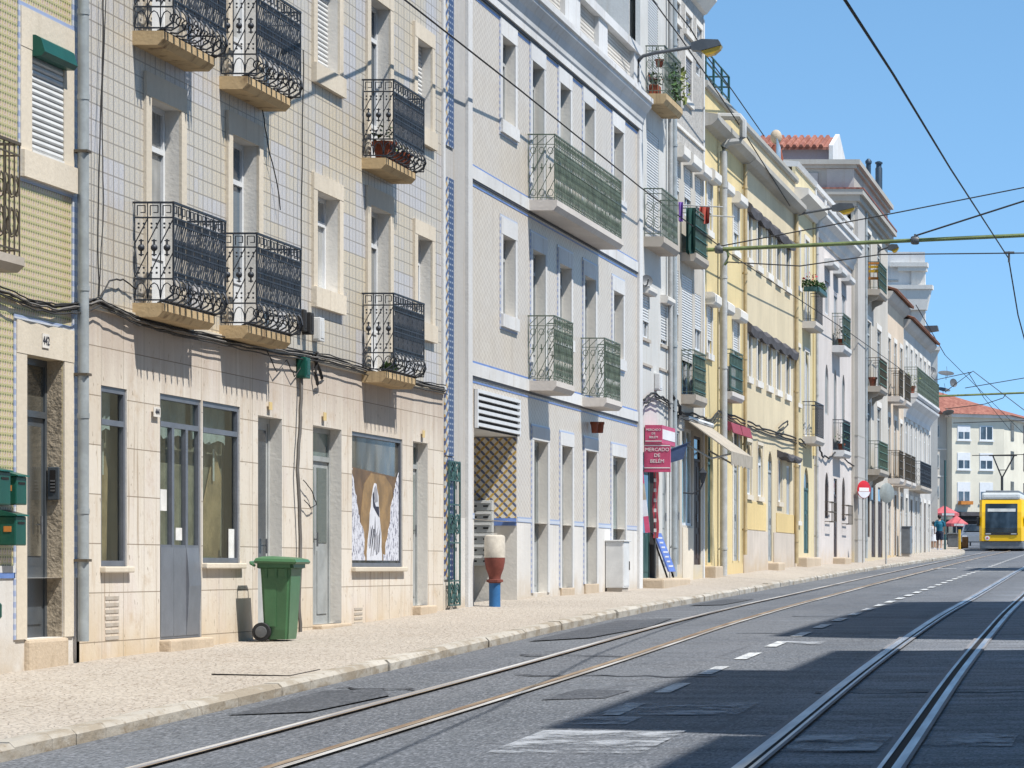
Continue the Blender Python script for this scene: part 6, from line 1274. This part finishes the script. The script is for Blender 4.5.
person(px_(939.5,147), 147, zw(147)+.0, 1.66, 'man in a teal T-shirt and dark shorts walking away along the far pavement', 'shirt_teal', 'shorts_navy', 'hair_dark', 1); person(px_(933.5,153), 153, zw(153), 1.35, 'small figure in a white dress walking left of the man in teal', 'dress_white', 'dress_white', 'hair_dark', 1, .1, True)
# ------------------------------------------------------------------ overhead wires
Yt = 69.5; t = thing('span_tube', tuple(P3(697,250.5,Yt)), 'long green and yellow tube spanning the street between the house fronts', 'span tube'); m = MB(); a, b = P3(692,250.6,Yt), P3(1095,232,Yt); m.tube([a.lerp(b, i/8) for i in range(9)], .045, 8); m.build('tube', 'span_green', t)
m = MB()
for px in (719, 915): c = a.lerp(b, (px-692)/(1095-692)); m.lathe(c, [(.08,-.09),(.1,-.05),(.1,.05),(.08,.09)], 10, axis='x'); m.bar(c, c+Vector((0,0,.14)), .03)
m.build('clamp', 'lamp_grey', t); c = a.lerp(b, (727-692)/(1095-692)); m = MB(); m.tube([c, c+Vector((.03,0,-.15)), c+Vector((0,0,-.3)), c+Vector((-.06,0,-.36))], .03, 6); m.build('hook', 'span_green', t)
c915 = a.lerp(b, (915-692)/(1095-692)); cable([c915+Vector((0,0,.1)), P3(1024,201,Yt), P3(1060,191,Yt)], .02, 'wire rising right from the clamp on the green tube'); cable([P3(721,246,Yt-.2), P3(800,231,Yt-.2), P3(900,212,Yt-.2), P3(1024,187.5,Yt-.2), P3(1080,177,Yt-.2)], .014, 'thin wire rising gently to the right above the green tube'); cable([P3(727,262,Yt-.3), P3(800,266,Yt-.3), P3(880,254.5,Yt-.3), P3(1024,253,Yt-.3), P3(1080,253,Yt-.3)], .014, 'thin level wire hanging just below the green tube')
cable([P3(770,-95,18), P3(845,0,23.7), P3(893,74,32.6), P3(950,168,48), P3(1009,259,Yt)], .016, 'thick contact wire running down the sky on the right'); cable([P3(1009,261,Yt), P3(1018,315,72), P3(1030,360,76)], .016, 'wire dropping from the tube to the right edge'); m = MB(); c = P3(1009,258,Yt); m.bar(c+Vector((-.12,0,.12)), c+Vector((.12,0,.12)), .03, 6); m.bar(c+Vector((0,0,.15)), c-Vector((0,0,.1)), .025, 6); single('wire_hanger', m, 'lamp_grey', tuple(c), 'small grey hanger joining the contact wire to the green tube', 'hanger')
cable([P3(330,-60,34), P3(405,0,40), P3(520,90,48), P3(640,187,59), P3(718,245,Yt-.1)], .016, 'black wire crossing in front of the beige tiled house windows'); cable([P3(718,246,Yt), P3(760,274,77), P3(800,300,86), P3(850,333,100), P3(905,372,120)], .014, 'thin wire running along the yellow and cream house fronts')
cable([P3(640,-14,58.6), P3(652.8,0,59.4), P3(680,37,62), P3(704,72,66), P3(736,120,71), P3(790,206,84)], .016, 'left one of two wires passing behind the first street lamp'); cable([P3(656,-14,58.8), P3(667.8,0,59.6), P3(690,28,62), P3(708,58,66), P3(732,90,72), P3(764,136,80)], .016, 'right one of two wires, ending at the red roof')
Y2 = 158; a, b = P3(915,397,Y2), P3(1070,391,Y2); m = MB(); m.tube([a, a.lerp(b,.5), b], .06, 6); single('span_tube', m, 'span_green', tuple(a), 'thin far green tube crossing in front of the red tiled roof', 'span tube')
for pts, lb in ((((945,392),(973,371),(1024,410),(1040,424)), 'far wire dipping across the sky above the tram'), (((965,388),(1024,378),(1060,372)), 'faint far wire sloping up to the right over the red roof'), (((945,409),(985,404),(1003,398),(1006,394)), 'wavy wire over the red roof'), (((953,423),(1024,420.5),(1060,419)), 'far wire under the eave of the end building'), (((972,455.5),(1024,454.5),(1060,454)), 'far wire above the pantograph'), (((908,352),(935,380),(972,372)), 'wire from the far eave to the crossing')): cable([P3(px, py, Y2-.5) for px, py in pts], .02, lb)
cable([P3(916,305,130), P3(945,355,145), P3(985,395,165), P3(1030,440,190)], .02, 'contact wire descending far away over the tram'); cable([P3(968,372,157), P3(984,398,170), P3(1010,430,190)], .02, 'second contact wire descending beside the first one')
# ------------------------------------------------------------------ cables along the house fronts
def wig(pts, amp, n=5):
    out = []
    for i in range(len(pts)-1):
        for k in range(n): out.append(pts[i].lerp(pts[i+1], k/n) + Vector((random.uniform(0,amp), random.uniform(-amp,amp), random.uniform(-amp,amp)))*(1 if i+k else 0))
    return out+[pts[-1]]
main = [(-20,283),(0,291),(22,301),(50,307),(78,304),(92,299),(108,307),(130,318),(165,328),(215,338),(262,347),(296,353),(325,357),(356,366),(382,376),(420,383),(442,388)]
lbl = ('thick black cable running along the ledge between stone and tiles', 'lower sagging cable below the ledge of the stone house', 'upper thin cable on the ledge of the stone house', 'grey cable twisted along the ledge of the stone house', 'slack cable drooping furthest under the ledge of the stone house')
for k, (dy, r, mt) in enumerate(((0,.016,'cable'),(4,.011,'cable'),(-2,.008,'cable'),(2,.010,'cable_grey'),(7,.008,'cable'))): cable(wig([FP(px, py+dy+random.uniform(-1,1.2), .03+.012*k) for px, py in main], .008), r, lbl[k], mt)
for pts, r, lb in (([(98,-8),(97,60),(94,140),(92,230),(93,298)], .007, 'black cable hanging straight down beside the blue drainpipe'), ([(101,-8),(96,110),(98,200),(94,296)], .005, 'thin cable wandering down the tiles beside the drainpipe'), ([(297,378),(295.5,420),(293,470),(296,540),(294.5,600),(296,632)], .022, 'vertical grey cable duct down the stone pilaster behind the bin'), ([(258,110),(263,145),(272,180),(276,210)], .007, 'loose thin wire on the tiles between two windows'), ([(299,50),(298,120),(297,200),(296.5,300)], .007, 'straight thin wire down the tiles left of the single window'), ([(309,356),(316,372),(318,381),(313,384),(311,372),(313,352)], .02, 'black cable loop hanging beside the green junction box'), ([(299,480),(308,492),(312,505),(306,508),(300,500)], .007, 'small wire loop on the stone left of the grey double door'), ([(262,350),(272,372),(282,360),(290,376),(297,366)], .007, 'untidy thin wires above the narrow glass door'), ([(94,298),(104,281),(118,279),(131,289)], .009, 'curved wire bending from the drainpipe to the first balcony')): cable(wig([FP(px, py, .05) for px, py in pts], .008, 4), r, lb, 'cable_grey' if r > .0215 else 'cable')
for k in range(3): cable(wig([FP(px, py+k*3, .05+.02*k) for px, py in ((641,400),(650,393),(662,399),(668,404),(674,412),(690,414),(708,420),(716,410),(743,421),(760,428),(795,438),(803,442))], .025), .024-.005*k, ('top','middle','lowest')[k] + ' black cable of the tangle running over the market and awning')
cable(wig([FP(px, py, .1) for px, py in ((668,396),(672,402),(675,415),(671,428),(669,412),(672,400))], .04), .035, 'thick black cable coil between the market sign and the awning'); cable([FP(px, py, .1) for px, py in ((775,428),(779,424),(784,421),(784,425),(779,430),(776,430))], .025, 'black cable loop on the cream house wall'); cable(wig([FP(px, py, .06) for px, py in ((816,446),(820,456),(826,458),(834,452),(846,462),(852,466))], .04), .03, 'cable sagging below the lower balcony of the pinkish house')
# drainpipe between the two left houses
yd = 29.0; t = thing('drainpipe', (-W+.09, yd, 1.2), 'pale blue grey drainpipe between the tiled house and the stone house', 'drainpipe'); m = MB(); m.tube([(-W+.09,yd,1.0),(-W+.09,yd,10.8)], .052, 12); m.build('tube', 'zinc', t); m = MB()
for z in (2.2, 3.1, 4.3, 6.1, 6.9, 8.9): m.tube([(-W+.09,yd,z),(-W+.09,yd,z+.05)], .058, 12)
m.build('collar', 'zinc', t)
for z in (1.75, 3.5, 5.6, 7.8): m = MB(); m.box(-W+.002,-W+.15,yd-.06,yd+.06,z,z+.025); m.build('clip', 'iron_brown', t); m = MB(); m.box(-W-.1,-W+.001,29.0835,29.149,.5,10.7); m.build('back_strip', 'plaster_white', t)
# utility covers in the pavement, gully
def cover(y, x0, x1, L, label, mat='cobble'):
    z = lambda x, yy: zw(yy)+(zk(yy)-zw(yy))*min(1, max(0, (x+10.2)/(-wk(yy)+10.2)))+.009; m = MB(); P = [(x0,y),(x1,y),(x1,y+L),(x0,y+L)]; m.add([(a,b,z(a,b)) for a, b in P], [(0,1,2,3)]); e = .010
    for (a, b) in zip(P, P[1:]+P[:1]): m.bar((a[0],a[1],z(*a)-.006),(b[0],b[1],z(*b)-.006), e*.6, 4, 1)
    return single('utility_cover', m, [mat,'dark_inside'], (x0,y,z(x0,y)), label, 'cover')
cover(27.7, -8.5, -7.8, 1.0, 'cobbled utility cover let into the pavement in front of the bin')

t = thing('weeds', (-9.95, 40.0, 4.22), 'tuft of green weeds on the lower right ornate balcony slab', 'weeds'); m = MB(); leaves(m, (-9.95,39.9,4.28), .1,.3,.06, 70, .07); m.build('foliage', 'leaf', t)
# ------------------------------------------------------------------ camera, sky, sun
cam = bpy.data.cameras.new('camera'); co = bpy.data.objects.new('camera', cam); COL.objects.link(co); sc.camera = co
co.location = (0, 0, EYE); co.rotation_euler = (R(90), 0, 0); cam.sensor_width = 36; cam.lens = 36*F/1024; cam.shift_x = -(CX-512)/1024; cam.shift_y = (CY-384)/1024; cam.clip_start = .1; cam.clip_end = 5000
wd = bpy.data.worlds.new('World'); sc.world = wd; wd.use_nodes = True; nt = wd.node_tree; sky = nt.nodes.new('ShaderNodeTexSky'); sky.sky_type = 'NISHITA'; sky.sun_disc = False
EL = R(60); sky.sun_elevation = EL; sky.sun_rotation = R(110.8); sky.air_density = 1.0; sky.dust_density = .05; sky.ozone_density = 3.0; sky.altitude = 2500
bg = nt.nodes['Background']; bg.inputs['Strength'].default_value = .14; tc = nt.nodes.new('ShaderNodeTexCoord'); va = nt.nodes.new('ShaderNodeVectorMath'); va.inputs[1].default_value = (0, 0, .12); nt.links.new(tc.outputs['Generated'], va.inputs[0]); vn = nt.nodes.new('ShaderNodeVectorMath'); vn.operation = 'NORMALIZE'; nt.links.new(va.outputs[0], vn.inputs[0]); nt.links.new(vn.outputs[0], sky.inputs['Vector']); hs = nt.nodes.new('ShaderNodeHueSaturation'); hs.inputs['Hue'].default_value = .487; hs.inputs['Saturation'].default_value = 1.06; nt.links.new(sky.outputs[0], hs.inputs['Color']); nt.links.new(hs.outputs[0], bg.inputs['Color'])
sl = bpy.data.lights.new('sun', 'SUN'); so = bpy.data.objects.new('sun', sl); COL.objects.link(so); sl.energy = 4.6; sl.angle = R(.53); sl.color = (1, .97, .915)
d = Vector((math.cos(EL)*.935, -math.cos(EL)*.355, math.sin(EL))); so.rotation_euler = d.to_track_quat('Z', 'Y').to_euler(); so.location = (30, 30, 60)
sc.view_settings.view_transform = 'Standard'; sc.view_settings.look = 'None'; sc.view_settings.gamma = 1; sc.view_settings.use_curve_mapping = False; sc.view_settings.exposure = .6
sc.cycles.max_bounces = 6; sc.cycles.diffuse_bounces = 3; sc.cycles.glossy_bounces = 3
